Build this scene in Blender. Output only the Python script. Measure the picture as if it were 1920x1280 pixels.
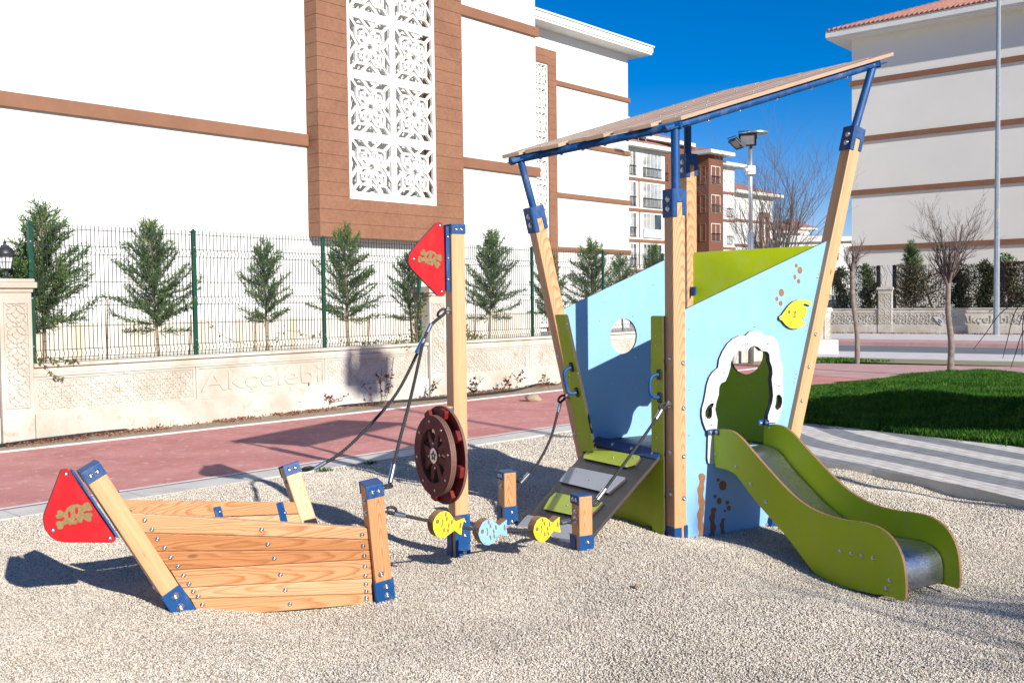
import bpy, bmesh, math, random
import numpy as np
from mathutils import Vector, Matrix
from mathutils.geometry import tessellate_polygon
sc = bpy.context.scene
for o in list(bpy.data.objects): bpy.data.objects.remove(o)
R_ = math.radians
# ------------------------------------------------ camera
F = 1880.0; CH = 1.6
_p = math.atan((640-564)/F); _r = R_(0.7)
_f = Vector((0, math.cos(_p), -math.sin(_p))); _u = Vector((0, math.sin(_p), math.cos(_p))); _x = Vector((1, 0, 0))
CR = _x*math.cos(_r) - _u*math.sin(_r); CU = _x*math.sin(_r) + _u*math.cos(_r)
cam = bpy.data.cameras.new('camera'); camo = bpy.data.objects.new('camera', cam); sc.collection.objects.link(camo)
cam.sensor_width = 36; cam.lens = F/1920*36; cam.clip_end = 3000; cam.clip_start = .05
m = Matrix.Identity(4)
for i in range(3):
    m[i][0] = CR[i]; m[i][1] = CU[i]; m[i][2] = -_f[i]
m[2][3] = CH; camo.matrix_world = m
sc.camera = camo
# ------------------------------------------------ light
SUN_AZ = 35.0; SUN_EL = 24.5          # light travels towards (-sin az, cos az)
to_sun = Vector((math.sin(R_(SUN_AZ))*math.cos(R_(SUN_EL)), -math.cos(R_(SUN_AZ))*math.cos(R_(SUN_EL)), math.sin(R_(SUN_EL))))
w = bpy.data.worlds.new('World'); sc.world = w; w.use_nodes = True
nt = w.node_tree; bg = nt.nodes['Background']
sky = nt.nodes.new('ShaderNodeTexSky'); sky.sky_type = 'NISHITA'; sky.sun_disc = False
sky.sun_elevation = R_(SUN_EL); sky.sun_rotation = math.atan2(to_sun.x, to_sun.y)
sky.altitude = 1000; sky.air_density = 1.0; sky.dust_density = 0.25; sky.ozone_density = 3.5
hs = nt.nodes.new('ShaderNodeHueSaturation'); hs.inputs['Saturation'].default_value = 1.5; tint = nt.nodes.new('ShaderNodeMix'); tint.data_type = 'RGBA'; tint.blend_type = 'MULTIPLY'; tint.inputs[0].default_value = 1; tint.inputs[7].default_value = (1.08, .90, 1.12, 1); nt.links.new(hs.outputs[0], tint.inputs[6]); nt.links.new(sky.outputs[0], hs.inputs['Color'])
nt.links.new(tint.outputs[2], bg.inputs[0]); bg.inputs[1].default_value = 0.08
sl = bpy.data.lights.new('sun', 'SUN'); sl.energy = 4.9; sl.angle = R_(.5); sl.color = (1.0, .955, .89)
so = bpy.data.objects.new('sun', sl); sc.collection.objects.link(so)
so.rotation_euler = to_sun.to_track_quat('Z', 'Y').to_euler(); so.location = (5, -8, 12)
sc.view_settings.view_transform = 'Standard'; sc.view_settings.look = 'None'
sc.view_settings.exposure = 0.5; sc.view_settings.gamma = 1
sc.render.engine = 'CYCLES'
# ------------------------------------------------ geometry helpers
def ray(x, y): return _f*F + CR*(x-960) + CU*(640-y)
CO = Vector((0, 0, CH))
def G(x, y, z=0.0):
    d = ray(x, y); return CO + d*((z-CH)/d.z)
def DY(x, y, Y):
    d = ray(x, y); return CO + d*(Y/d.y)
def hit(x, y, p0, n):
    d = ray(x, y); return CO + d*((p0-CO).dot(n)/d.dot(n))
class Plane:
    def __init__(s, o, ex, ey=(0, 0, 1)):
        s.o = Vector(o); s.ex = Vector(ex).normalized(); s.ey = Vector(ey).normalized(); s.n = s.ex.cross(s.ey).normalized()
        if s.n.dot(CO-s.o) < 0: s.n = -s.n
        s.M = Matrix.Identity(4)
        for i in range(3):
            s.M[i][0] = s.ex[i]; s.M[i][1] = s.ey[i]; s.M[i][2] = s.n[i]; s.M[i][3] = s.o[i]
        s.inv = s.M.inverted()
    def px(s, x, y, off=0.0):
        p = hit(x, y, s.o+s.n*off, s.n); q = s.inv @ p; return (q.x, q.y)
    def pts(s, L, off=0.0): return [s.px(x, y, off) for x, y in L]
def frame(o, ex, ey, ez):
    m = Matrix.Identity(4)
    for i in range(3):
        m[i][0] = ex[i]; m[i][1] = ey[i]; m[i][2] = ez[i]; m[i][3] = o[i]
    return m
def fr_z(p, q, xh):
    """frame at p with Z towards q and X near xh"""
    z = (Vector(q)-Vector(p)).normalized(); x = Vector(xh); x = (x - z*x.dot(z)).normalized(); y = z.cross(x)
    return frame(Vector(p), x, y, z)
WM = {}
class MB:
    def __init__(s): s.v = []; s.f = []; s.m = []
    def add(s, vs, fs, M=None, mi=0):
        b = len(s.v)
        for v in vs: s.v.append(tuple(M @ Vector(v)) if M is not None else tuple(v))
        for f in fs: s.f.append(tuple(b+i for i in f)); s.m.append(mi)
        return s
    def box(s, x0, x1, y0, y1, z0, z1, M=None, mi=0):
        vs = [(x, y, z) for z in (z0, z1) for y in (y0, y1) for x in (x0, x1)]
        return s.add(vs, [(0, 2, 3, 1), (4, 5, 7, 6), (0, 1, 5, 4), (2, 6, 7, 3), (0, 4, 6, 2), (1, 3, 7, 5)], M, mi)
    def prism(s, loops, t0, t1, M=None, mi=0, ms=None):
        if not isinstance(loops[0][0], (list, tuple)): loops = [loops]
        ms = mi if ms is None else ms
        flat = [p for L in loops for p in L]; n = len(flat)
        tri = tessellate_polygon([[Vector((p[0], p[1], 0)) for p in L] for L in loops])
        vs = [(p[0], p[1], t0) for p in flat] + [(p[0], p[1], t1) for p in flat]
        b = len(s.v); s.add(vs, [], M)
        for t in tri:
            s.f.append((b+t[0], b+t[1], b+t[2])); s.m.append(mi); s.f.append((b+n+t[2], b+n+t[1], b+n+t[0])); s.m.append(mi)
        k = 0
        for L in loops:
            for i in range(len(L)):
                a = b+k+i; c = b+k+(i+1) % len(L); s.f.append((a, c, c+n, a+n)); s.m.append(ms)
            k += len(L)
        return s
    def tube(s, path, r, n=8, mi=0, cap=True, M=None):
        P = [Vector(p) for p in path]; N = len(P)
        rr = r if isinstance(r, (list, tuple)) else [r]*N
        prev = None; b = len(s.v); vs = []
        for i in range(N):
            t = (P[min(i+1, N-1)]-P[max(i-1, 0)])
            t = t.normalized() if t.length > 1e-9 else Vector((0, 0, 1))
            if prev is None:
                a = Vector((0, 0, 1)) if abs(t.z) < .9 else Vector((1, 0, 0))
                prev = (a - t*a.dot(t)).normalized()
            else:
                q = prev - t*prev.dot(t); prev = q.normalized() if q.length > 1e-6 else prev
            c = t.cross(prev)
            for k in range(n):
                an = 2*math.pi*k/n; vs.append(P[i] + (prev*math.cos(an)+c*math.sin(an))*rr[i])
        s.add(vs, [], M)
        for i in range(N-1):
            for k in range(n):
                k2 = (k+1) % n; s.f.append((b+i*n+k, b+i*n+k2, b+(i+1)*n+k2, b+(i+1)*n+k)); s.m.append(mi)
        if cap and n > 2:
            s.f.append(tuple(b+k for k in range(n))[::-1]); s.m.append(mi)
            s.f.append(tuple(b+(N-1)*n+k for k in range(n))); s.m.append(mi)
        return s
    def lathe(s, prof, n=16, M=None, mi=0):
        vs = []; fs = []
        for r, z in prof:
            for k in range(n):
                an = 2*math.pi*k/n; vs.append((r*math.cos(an), r*math.sin(an), z))
        for i in range(len(prof)-1):
            for k in range(n):
                k2 = (k+1) % n; fs.append((i*n+k, i*n+k2, (i+1)*n+k2, (i+1)*n+k))
        fs.append(tuple(range(n))[::-1]); fs.append(tuple((len(prof)-1)*n+k for k in range(n)))
        return s.add(vs, fs, M, mi)
    def mesh(s, name, mats, smooth=False, fix=True):
        me = bpy.data.meshes.new(name)
        me.from_pydata(s.v, [], s.f)
        for mt in (mats if isinstance(mats, (list, tuple)) else [mats]): me.materials.append(mt)
        me.polygons.foreach_set('material_index', s.m)
        if fix:
            bm = bmesh.new(); bm.from_mesh(me); bmesh.ops.recalc_face_normals(bm, faces=bm.faces); bm.to_mesh(me); bm.free()
        if smooth: me.polygons.foreach_set('use_smooth', [True]*len(me.polygons))
        me.update(); return me
    def build(s, name, mats, parent=None, M=None, smooth=False, bevel=0, fix=True, auto=None):
        me = s.mesh(name, mats, smooth or auto is not None, fix)
        o = link(name, me, parent, M)
        if auto is not None: me.set_sharp_from_angle(angle=R_(auto))
        if bevel:
            b = o.modifiers.new('bevel', 'BEVEL'); b.width = bevel; b.segments = 2; b.limit_method = 'ANGLE'; b.angle_limit = R_(40)
        return o
def link(name, data, parent=None, M=None):
    o = bpy.data.objects.new(name, data); sc.collection.objects.link(o)
    M = M if M is not None else Matrix.Identity(4)
    WM[o] = M
    if parent is not None:
        o.parent = parent; o.matrix_basis = WM[parent].inverted() @ M
    else: o.matrix_basis = M
    return o
def thing(name, label, cat, loc, group=None):
    o = link(name, None, None, Matrix.Translation(Vector(loc)))
    return tag(o, label, cat, group)
def tag(o, label, cat, group=None):
    o['label'] = label; o['category'] = cat
    if group: o['group'] = group
    return o
def struct(o, kind='structure'): o['kind'] = kind; return o
def T(x, y, z=0): return Matrix.Translation(Vector((x, y, z)))
def rounded(pts, r, k=5):
    """round the corners of a 2D polygon"""
    out = []; n = len(pts)
    for i in range(n):
        p = Vector(pts[i]).to_2d(); a = Vector(pts[i-1]).to_2d(); b = Vector(pts[(i+1) % n]).to_2d()
        ri = r[i] if isinstance(r, (list, tuple)) else r
        da = (a-p); db = (b-p); la = da.length; lb = db.length
        if ri <= 0: out.append((p.x, p.y)); continue
        d = min(ri, la*.49, lb*.49); s = p+da.normalized()*d; e = p+db.normalized()*d
        for j in range(k+1):
            t = j/k; q = s*(1-t)**2 + p*2*t*(1-t) + e*t*t; out.append((q.x, q.y))
    return out
def ell(cx, cy, rx, ry=None, n=24, rot=0):
    ry = ry or rx; c, s = math.cos(rot), math.sin(rot)
    return [(cx+rx*math.cos(2*math.pi*i/n)*c-ry*math.sin(2*math.pi*i/n)*s, cy+rx*math.cos(2*math.pi*i/n)*s+ry*math.sin(2*math.pi*i/n)*c) for i in range(n)]
def smoothpoly(pts, it=1, closed=True):
    for _ in range(it):
        o = []
        n = len(pts)
        for i in range(n if closed else n-1):
            a = pts[i]; b = pts[(i+1) % n]
            o.append((a[0]*.75+b[0]*.25, a[1]*.75+b[1]*.25)); o.append((a[0]*.25+b[0]*.75, a[1]*.25+b[1]*.75))
        if not closed: o = [pts[0]]+o+[pts[-1]]
        pts = o
    return pts
def spline(P, n=8):
    """Catmull-Rom through 3D points"""
    P = [Vector(p) for p in P]; Q = [P[0]*2-P[1]]+P+[P[-1]*2-P[-2]]; out = []
    for i in range(1, len(Q)-2):
        for j in range(n):
            t = j/n; a, b, c, d = Q[i-1], Q[i], Q[i+1], Q[i+2]
            out.append(.5*((2*b)+(c-a)*t+(2*a-5*b+4*c-d)*t*t+(3*b-a-3*c+d)*t**3))
    out.append(P[-1]); return out
# ------------------------------------------------ materials
def nodes(name):
    m = bpy.data.materials.new(name); m.use_nodes = True; nt = m.node_tree
    return m, nt, nt.nodes['Principled BSDF']
def N(nt, t, **kw):
    n = nt.nodes.new(t)
    for k, v in kw.items():
        if k in n.inputs.keys() if hasattr(n.inputs, 'keys') else False: n.inputs[k].default_value = v
        else: setattr(n, k, v)
    return n
def setin(n, **kw):
    for k, v in kw.items(): n.inputs[k.replace('_', ' ')].default_value = v
def ramp(nt, stops):
    r = nt.nodes.new('ShaderNodeValToRGB'); e = r.color_ramp.elements
    while len(e) < len(stops): e.new(.5)
    for i, (p, c) in enumerate(stops): e[i].position = p; e[i].color = (*c, 1)
    return r
def c3(c, k=1): return (c[0]*k, c[1]*k, c[2]*k)
def simple(name, col, rough=.6, metal=0, var=.12, scale=6, bump=0, bscale=60, spec=.5, coat=0, tex='Object', detail=5, bdist=.01, wear=0):
    m, nt, b = nodes(name); L = nt.links.new
    b.inputs['Roughness'].default_value = rough; b.inputs['Metallic'].default_value = metal
    b.inputs['Specular IOR Level'].default_value = spec
    if coat: b.inputs['Coat Weight'].default_value = coat; b.inputs['Coat Roughness'].default_value = .15
    tc = nt.nodes.new('ShaderNodeTexCoord')
    no = nt.nodes.new('ShaderNodeTexNoise'); setin(no, Scale=scale, Detail=detail, Roughness=.6); L(tc.outputs[tex], no.inputs['Vector'])
    r = ramp(nt, [(.3, c3(col, 1-var)), (.7, c3(col, 1+var))]); L(no.outputs['Fac'], r.inputs['Fac']); out = r.outputs['Color']
    if wear:
        mp = nt.nodes.new('ShaderNodeMapping'); mp.inputs['Scale'].default_value = (1, 1, .45); L(tc.outputs[tex], mp.inputs['Vector'])
        nw = nt.nodes.new('ShaderNodeTexNoise'); setin(nw, Scale=11, Detail=9, Roughness=.72); L(mp.outputs[0], nw.inputs['Vector'])
        rw = ramp(nt, [(.50, (0, 0, 0)), (.72, (wear, wear, wear))]); L(nw.outputs['Fac'], rw.inputs['Fac'])
        mw = nt.nodes.new('ShaderNodeMix'); mw.data_type = 'RGBA'; L(rw.outputs['Color'], mw.inputs[0]); L(out, mw.inputs[6]); mw.inputs[7].default_value = (.46, .40, .32, 1); out = mw.outputs[2]
        rr = ramp(nt, [(.35, (rough, rough, rough)), (.7, (min(1, rough+.25),)*3)]); L(nw.outputs['Fac'], rr.inputs['Fac']); L(rr.outputs['Color'], b.inputs['Roughness'])
    L(out, b.inputs['Base Color'])
    if bump:
        n2 = nt.nodes.new('ShaderNodeTexNoise'); setin(n2, Scale=bscale, Detail=6, Roughness=.65); L(tc.outputs[tex], n2.inputs['Vector'])
        bu = nt.nodes.new('ShaderNodeBump'); setin(bu, Strength=bump, Distance=bdist); L(n2.outputs['Fac'], bu.inputs['Height']); L(bu.outputs['Normal'], b.inputs['Normal'])
    return m
def math_(nt, op, a=None, b=None, c=None):
    n = nt.nodes.new('ShaderNodeMath'); n.operation = op
    for i, v in enumerate((a, b, c)):
        if v is None: continue
        if isinstance(v, (int, float)): n.inputs[i].default_value = v
        else: nt.links.new(v, n.inputs[i])
    return n.outputs[0]
def wood(name, light, dark, lam=False, ring=170, dist=.05, sheen=.45):
    """pine: length along local Z, per-object shift"""
    m, nt, b = nodes(name); L = nt.links.new
    tc = nt.nodes.new('ShaderNodeTexCoord'); oi = nt.nodes.new('ShaderNodeObjectInfo')
    off = nt.nodes.new('ShaderNodeVectorMath'); off.operation = 'SCALE'; off.inputs[0].default_value = (.05, .012, 1.3)
    rs = math_(nt, 'SUBTRACT', oi.outputs['Random'], .5); L(rs, off.inputs['Scale'])
    add = nt.nodes.new('ShaderNodeVectorMath'); add.operation = 'ADD'; L(tc.outputs['Object'], add.inputs[0]); L(off.outputs[0], add.inputs[1])
    big = nt.nodes.new('ShaderNodeVectorMath'); big.operation = 'SCALE'; big.inputs[0].default_value = (13, 7, 31); L(oi.outputs['Random'], big.inputs['Scale'])
    addn = nt.nodes.new('ShaderNodeVectorMath'); addn.operation = 'ADD'; L(tc.outputs['Object'], addn.inputs[0]); L(big.outputs[0], addn.inputs[1])
    mp = nt.nodes.new('ShaderNodeMapping'); mp.inputs['Scale'].default_value = (9, 9, 1.1); L(addn.outputs[0], mp.inputs['Vector'])
    no = nt.nodes.new('ShaderNodeTexNoise'); setin(no, Scale=1.0, Detail=3, Roughness=.5); L(mp.outputs[0], no.inputs['Vector'])
    sep = nt.nodes.new('ShaderNodeSeparateXYZ'); L(add.outputs[0], sep.inputs[0])
    nz = math_(nt, 'MULTIPLY', math_(nt, 'SUBTRACT', no.outputs['Fac'], .5), dist)
    x = math_(nt, 'ADD', sep.outputs[0], nz); y = math_(nt, 'ADD', sep.outputs[1], .055); z = math_(nt, 'MULTIPLY', sep.outputs[2], .075)
    r2 = math_(nt, 'ADD', math_(nt, 'ADD', math_(nt, 'MULTIPLY', x, x), math_(nt, 'MULTIPLY', y, y)), math_(nt, 'MULTIPLY', z, z))
    r = math_(nt, 'ADD', math_(nt, 'SQRT', r2), math_(nt, 'MULTIPLY', nz, .6))
    if lam: r = math_(nt, 'ADD', math_(nt, 'ADD', sep.outputs[0], math_(nt, 'MULTIPLY', sep.outputs[1], .8)), math_(nt, 'MULTIPLY', nz, 1.2))
    g = math_(nt, 'FRACT', math_(nt, 'MULTIPLY', r, ring))
    # late wood: gentle rise then sharp fall
    cr = ramp(nt, [(0, light), (.45, light), (.86, tuple(a*.5+b*.5 for a, b in zip(light, dark)) if lam else dark), (1, light)]); L(g, cr.inputs['Fac'])
    # fine fibre
    mp2 = nt.nodes.new('ShaderNodeMapping'); mp2.inputs['Scale'].default_value = (220, 220, 5); L(addn.outputs[0], mp2.inputs['Vector'])
    n2 = nt.nodes.new('ShaderNodeTexNoise'); setin(n2, Scale=1.0, Detail=3); L(mp2.outputs[0], n2.inputs['Vector'])
    mx = nt.nodes.new('ShaderNodeMix'); mx.data_type = 'RGBA'; mx.blend_type = 'MULTIPLY'; mx.inputs[0].default_value = .55
    L(cr.outputs['Color'], mx.inputs[6]); r3 = ramp(nt, [(.3, (.72, .66, .6)), (.65, (1.1, 1.08, 1.05))]); L(n2.outputs['Fac'], r3.inputs['Fac']); L(r3.outputs['Color'], mx.inputs[7])
    # board tone
    tone = ramp(nt, [(0, (1.12, 1.15, 1.2)), (.35, (1, 1, 1)), (.7, (.95, .88, .8)), (1, (.86, .74, .62))])
    fac = math_(nt, 'FRACT', math_(nt, 'MULTIPLY', oi.outputs['Random'], 7.31))
    if lam:
        lx = math_(nt, 'FLOOR', math_(nt, 'ADD', math_(nt, 'MULTIPLY', sep.outputs[0], 44), math_(nt, 'MULTIPLY', sep.outputs[1], 44)))
        wn = nt.nodes.new('ShaderNodeTexWhiteNoise'); wn.noise_dimensions = '1D'; L(lx, wn.inputs['W']); fac = wn.outputs['Value']
    L(fac, tone.inputs['Fac'])
    m2 = nt.nodes.new('ShaderNodeMix'); m2.data_type = 'RGBA'; m2.blend_type = 'MULTIPLY'; m2.inputs[0].default_value = .75 if lam else .8
    L(mx.outputs[2], m2.inputs[6]); L(tone.outputs['Color'], m2.inputs[7])
    # knots
    mp3 = nt.nodes.new('ShaderNodeMapping'); mp3.inputs['Scale'].default_value = (7, 7, 2.6); L(addn.outputs[0], mp3.inputs['Vector'])
    vo = nt.nodes.new('ShaderNodeTexVoronoi'); vo.inputs['Scale'].default_value = 1.0; L(mp3.outputs[0], vo.inputs['Vector'])
    kr = ramp(nt, [(0, (1, 1, 1)), (.05, (.9, .9, .9)), (.09, (0, 0, 0))]); L(vo.outputs['Distance'], kr.inputs['Fac'])
    m3 = nt.nodes.new('ShaderNodeMix'); m3.data_type = 'RGBA'; L(kr.outputs['Color'], m3.inputs[0]); L(m2.outputs[2], m3.inputs[6]); m3.inputs[7].default_value = (.24, .10, .035, 1)
    L(m3.outputs[2], b.inputs['Base Color']); b.inputs['Roughness'].default_value = sheen
    bu = nt.nodes.new('ShaderNodeBump'); setin(bu, Strength=.25, Distance=.002); L(n2.outputs['Fac'], bu.inputs['Height']); L(bu.outputs['Normal'], b.inputs['Normal'])
    return m
M_ = {}
M_['pine'] = wood('pine', (.61, .345, .17), (.45, .19, .07))
M_['pine_pale'] = wood('pine_pale', (.66, .41, .22), (.54, .27, .11), ring=130)
M_['pine_dark'] = wood('pine_dark', (.54, .265, .115), (.40, .165, .06))
M_['glulam'] = wood('glulam', (.62, .35, .17), (.48, .22, .085), lam=True, ring=240, dist=.02)
M_['roofwood'] = wood('roofwood', (.50, .37, .27), (.42, .28, .18), ring=200)
M_['blue_metal'] = simple('blue_metal', (.003, .060, .20), .42, 0, .12, 9, .12, 300, coat=0, spec=.35, wear=.22, bdist=.001)
M_['hpl_blue'] = simple('hpl_blue', (.235, .455, .73), .42, 0, .03, 2.5, .05, 700, wear=.14, bdist=.0006)
M_['hpl_green'] = simple('hpl_green', (.40, .49, .002), .38, 0, .05, 3, .05, 700, wear=.16, spec=.35, bdist=.0006)
M_['hpl_lime'] = simple('hpl_lime', (.48, .58, .045), .45, 0, .05, 6)
M_['hpl_core'] = simple('hpl_core', (.055, .035, .03), .6, 0, .2, 90)
M_['hpl_edge'] = simple('hpl_edge', (.28, .15, .07), .6, 0, .25, 200)
M_['hpl_white'] = simple('hpl_white', (.53, .55, .56), .42, 0, .03, 5)
M_['hpl_grey'] = simple('hpl_grey', (.45, .47, .49), .5, 0, .05, 8)
M_['hpl_red'] = simple('hpl_red', (.43, .003, .008), .5, 0, .06, 8, spec=.25, wear=.06)
M_['engraved'] = simple('engraved', (.21, .145, .05), .7, 0, .25, 60, .3, 300, bdist=.001)
M_['engraved_brown'] = simple('engraved_brown', (.26, .125, .05), .7, 0, .2, 60)
M_['wheel_red'] = simple('wheel_red', (.16, .009, .008), .5, 0, .15, 12, spec=.3, wear=.06)
M_['yellow'] = simple('yellow', (.78, .60, .025), .42, 0, .05, 12)
M_['anti_slip'] = simple('anti_slip', (.045, .047, .048), .5, 0, .35, 9, .5, 260, bdist=.002)
M_['steel'] = simple('steel', (.62, .62, .62), .3, 1, .08, 30)
M_['galv'] = simple('galv', (.50, .53, .57), .42, .85, .15, 25)
M_['galv_paint'] = simple('galv_paint', (.27, .30, .33), .5, .3, .15, 8)
M_['rubber'] = simple('rubber', (.02, .02, .022), .6, 0, .2, 40)
def rope_mat():
    m, nt, b = nodes('rope'); L = nt.links.new
    tc = nt.nodes.new('ShaderNodeTexCoord'); wv = nt.nodes.new('ShaderNodeTexWave'); setin(wv, Scale=26, Distortion=1.5, Detail=1); wv.bands_direction = 'DIAGONAL'
    L(tc.outputs['Object'], wv.inputs['Vector']); r = ramp(nt, [(.2, (.008, .008, .009)), (.8, (.045, .045, .048))]); L(wv.outputs['Fac'], r.inputs['Fac']); L(r.outputs['Color'], b.inputs['Base Color'])
    b.inputs['Roughness'].default_value = .8
    bu = nt.nodes.new('ShaderNodeBump'); setin(bu, Strength=.6, Distance=.002); L(wv.outputs['Fac'], bu.inputs['Height']); L(bu.outputs['Normal'], b.inputs['Normal'])
    return m
M_['rope'] = rope_mat()
def chute_mat():
    m, nt, b = nodes('brushed_steel'); L = nt.links.new
    tc = nt.nodes.new('ShaderNodeTexCoord'); mp = nt.nodes.new('ShaderNodeMapping'); mp.inputs['Scale'].default_value = (1.5, 90, 90); L(tc.outputs['Object'], mp.inputs['Vector'])
    no = nt.nodes.new('ShaderNodeTexNoise'); setin(no, Scale=2.0, Detail=4); L(mp.outputs[0], no.inputs['Vector'])
    r = ramp(nt, [(.3, (.40, .41, .42)), (.7, (.62, .63, .65))]); L(no.outputs['Fac'], r.inputs['Fac']); L(r.outputs['Color'], b.inputs['Base Color'])
    rr = ramp(nt, [(.3, (.30, .3, .3)), (.7, (.42, .42, .42))]); L(no.outputs['Fac'], rr.inputs['Fac']); L(rr.outputs['Color'], b.inputs['Roughness'])
    b.inputs['Metallic'].default_value = 1
    return m
M_['chute'] = chute_mat()
def gravel_mat(name, bump=1.0):
    m, nt, b = nodes(name); L = nt.links.new
    tc = nt.nodes.new('ShaderNodeTexCoord')
    vo = nt.nodes.new('ShaderNodeTexVoronoi'); vo.inputs['Scale'].default_value = 130; L(tc.outputs['Object'], vo.inputs['Vector'])
    sp = nt.nodes.new('ShaderNodeSeparateColor'); L(vo.outputs['Color'], sp.inputs[0])
    r = ramp(nt, [(0, (.27, .20, .14)), (.12, (.50, .43, .33)), (.5, (.66, .59, .48)), (.8, (.73, .665, .56)), (1, (.80, .765, .69))]); L(sp.outputs[0], r.inputs['Fac'])
    no = nt.nodes.new('ShaderNodeTexNoise'); setin(no, Scale=.9, Detail=5, Roughness=.6); L(tc.outputs['Object'], no.inputs['Vector'])
    r2 = ramp(nt, [(.3, (.86, .85, .84)), (.7, (1.06, 1.06, 1.06))]); L(no.outputs['Fac'], r2.inputs['Fac'])
    mx = nt.nodes.new('ShaderNodeMix'); mx.data_type = 'RGBA'; mx.blend_type = 'MULTIPLY'; mx.inputs[0].default_value = 1; L(r.outputs['Color'], mx.inputs[6]); L(r2.outputs['Color'], mx.inputs[7])
    L(mx.outputs[2], b.inputs['Base Color']); b.inputs['Roughness'].default_value = .85; b.inputs['Specular IOR Level'].default_value = .25
    if bump:
        inv = math_(nt, 'SUBTRACT', 1, vo.outputs['Distance'])
        bu = nt.nodes.new('ShaderNodeBump'); setin(bu, Strength=bump, Distance=.012); L(inv, bu.inputs['Height']); L(bu.outputs['Normal'], b.inputs['Normal'])
    return m
M_['gravel'] = gravel_mat('gravel_surface', 1.0); M_['pebble'] = gravel_mat('pebble_stone', 0)
def blotch(name, a, bcol, scale=3, rough=.8, bump=.3, bscale=80, a2=None, sc2=40, lo=.38, hi=.62, bdist=.006):
    m, nt, b = nodes(name); L = nt.links.new
    tc = nt.nodes.new('ShaderNodeTexCoord')
    no = nt.nodes.new('ShaderNodeTexNoise'); setin(no, Scale=scale, Detail=7, Roughness=.62); L(tc.outputs['Object'], no.inputs['Vector'])
    r = ramp(nt, [(lo, a), (hi, bcol)]); L(no.outputs['Fac'], r.inputs['Fac']); out = r.outputs['Color']
    n2 = nt.nodes.new('ShaderNodeTexNoise'); setin(n2, Scale=bscale, Detail=5, Roughness=.7); L(tc.outputs['Object'], n2.inputs['Vector'])
    if a2:
        n3 = nt.nodes.new('ShaderNodeTexNoise'); setin(n3, Scale=sc2, Detail=4, Roughness=.7); L(tc.outputs['Object'], n3.inputs['Vector'])
        r3 = ramp(nt, [(.56, (0, 0, 0)), (.70, (1, 1, 1))]); L(n3.outputs['Fac'], r3.inputs['Fac'])
        mx = nt.nodes.new('ShaderNodeMix'); mx.data_type = 'RGBA'; L(r3.outputs['Color'], mx.inputs[0]); L(out, mx.inputs[6]); mx.inputs[7].default_value = (*a2, 1); out = mx.outputs[2]
    L(out, b.inputs['Base Color']); b.inputs['Roughness'].default_value = rough; b.inputs['Specular IOR Level'].default_value = .3
    bu = nt.nodes.new('ShaderNodeBump'); setin(bu, Strength=bump, Distance=bdist); L(n2.outputs['Fac'], bu.inputs['Height']); L(bu.outputs['Normal'], b.inputs['Normal'])
    return m
M_['track'] = blotch('red_rubber_track', (.49, .195, .17), (.59, .265, .23), 1.6, .85, .4, 200, a2=(.64, .46, .42), sc2=9, bdist=.003)
M_['pink'] = blotch('pink_paving', (.46, .27, .25), (.54, .34, .31), 2, .85, .3, 120)
M_['white_line'] = blotch('white_block', (.66, .64, .60), (.76, .75, .72), 5, .8, .2, 80)
M_['concrete'] = blotch('concrete', (.53, .50, .44), (.64, .61, .55), 2.2, .85, .5, 160, bdist=.004)
M_['concrete_dark'] = blotch('concrete_dark', (.24, .21, .17), (.36, .32, .26), 6, .9, .6, 90)
M_['wallcon'] = blotch('wall_concrete', (.45, .395, .31), (.58, .54, .475), 1.3, .85, .5, 60, a2=(.42, .35, .26), sc2=5, bdist=.004)
M_['soil'] = blotch('soil', (.34, .25, .16), (.46, .36, .25), 7, .95, .8, 60, a2=(.20, .10, .05), sc2=30, bdist=.02)
M_['asphalt'] = blotch('asphalt', (.135, .15, .165), (.17, .185, .20), 1, .8, .3, 200)
M_['pavement'] = blotch('pavement', (.56, .53, .50), (.64, .61, .59), 2, .85, .2, 60)
M_['earth'] = blotch('earth', (.30, .25, .17), (.24, .24, .12), .8, .95, .5, 20)
M_['lawnbase'] = blotch('lawn_base', (.03, .09, .006), (.05, .13, .01), 3, .95, .5, 60)
M_['stucco'] = simple('white_stucco', (.67, .665, .625), .85, 0, .02, .5, .12, 90, bdist=.004)
M_['stucco_grey'] = simple('grey_white_stucco', (.73, .705, .635), .85, 0, .03, .35, .2, 40, bdist=.006)
M_['trim'] = simple('brown_trim', (.225, .102, .052), .7, 0, .1, 2, .2, 50, bdist=.003)
M_['trim_dark'] = simple('dark_brown_render', (.165, .062, .034), .8, 0, .06, .3)
M_['lattice'] = simple('lattice_white', (.80, .79, .75), .6, 0, .02, 2)
M_['cornice'] = simple('cornice', (.72, .70, .64), .7, 0, .04, 1)
M_['fence_green'] = simple('fence_green', (.003, .055, .028), .4, 0, .12, 9)
M_['wire'] = simple('wire', (.030, .040, .034), .5, .3, .2, 30)
M_['dark_paint'] = simple('dark_paint', (.016, .016, .017), .45, .3, .2, 30)
M_['lampiron'] = simple('lamp_iron', (.05, .052, .056), .45, .5, .4, 60)
M_['milk'] = simple('milk_glass', (.62, .66, .66), .25, 0, .1, 20)
M_['bark'] = blotch('bark', (.17, .135, .11), (.27, .22, .185), 12, .9, .8, 90)
M_['twig'] = simple('twig', (.15, .11, .095), .85, 0, .3, 20)
M_['darktwig'] = simple('dark_twig', (.05, .035, .03), .85, 0, .3, 20)
M_['barktan'] = simple('bark_tan', (.34, .24, .16), .85, 0, .25, 25)
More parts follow.
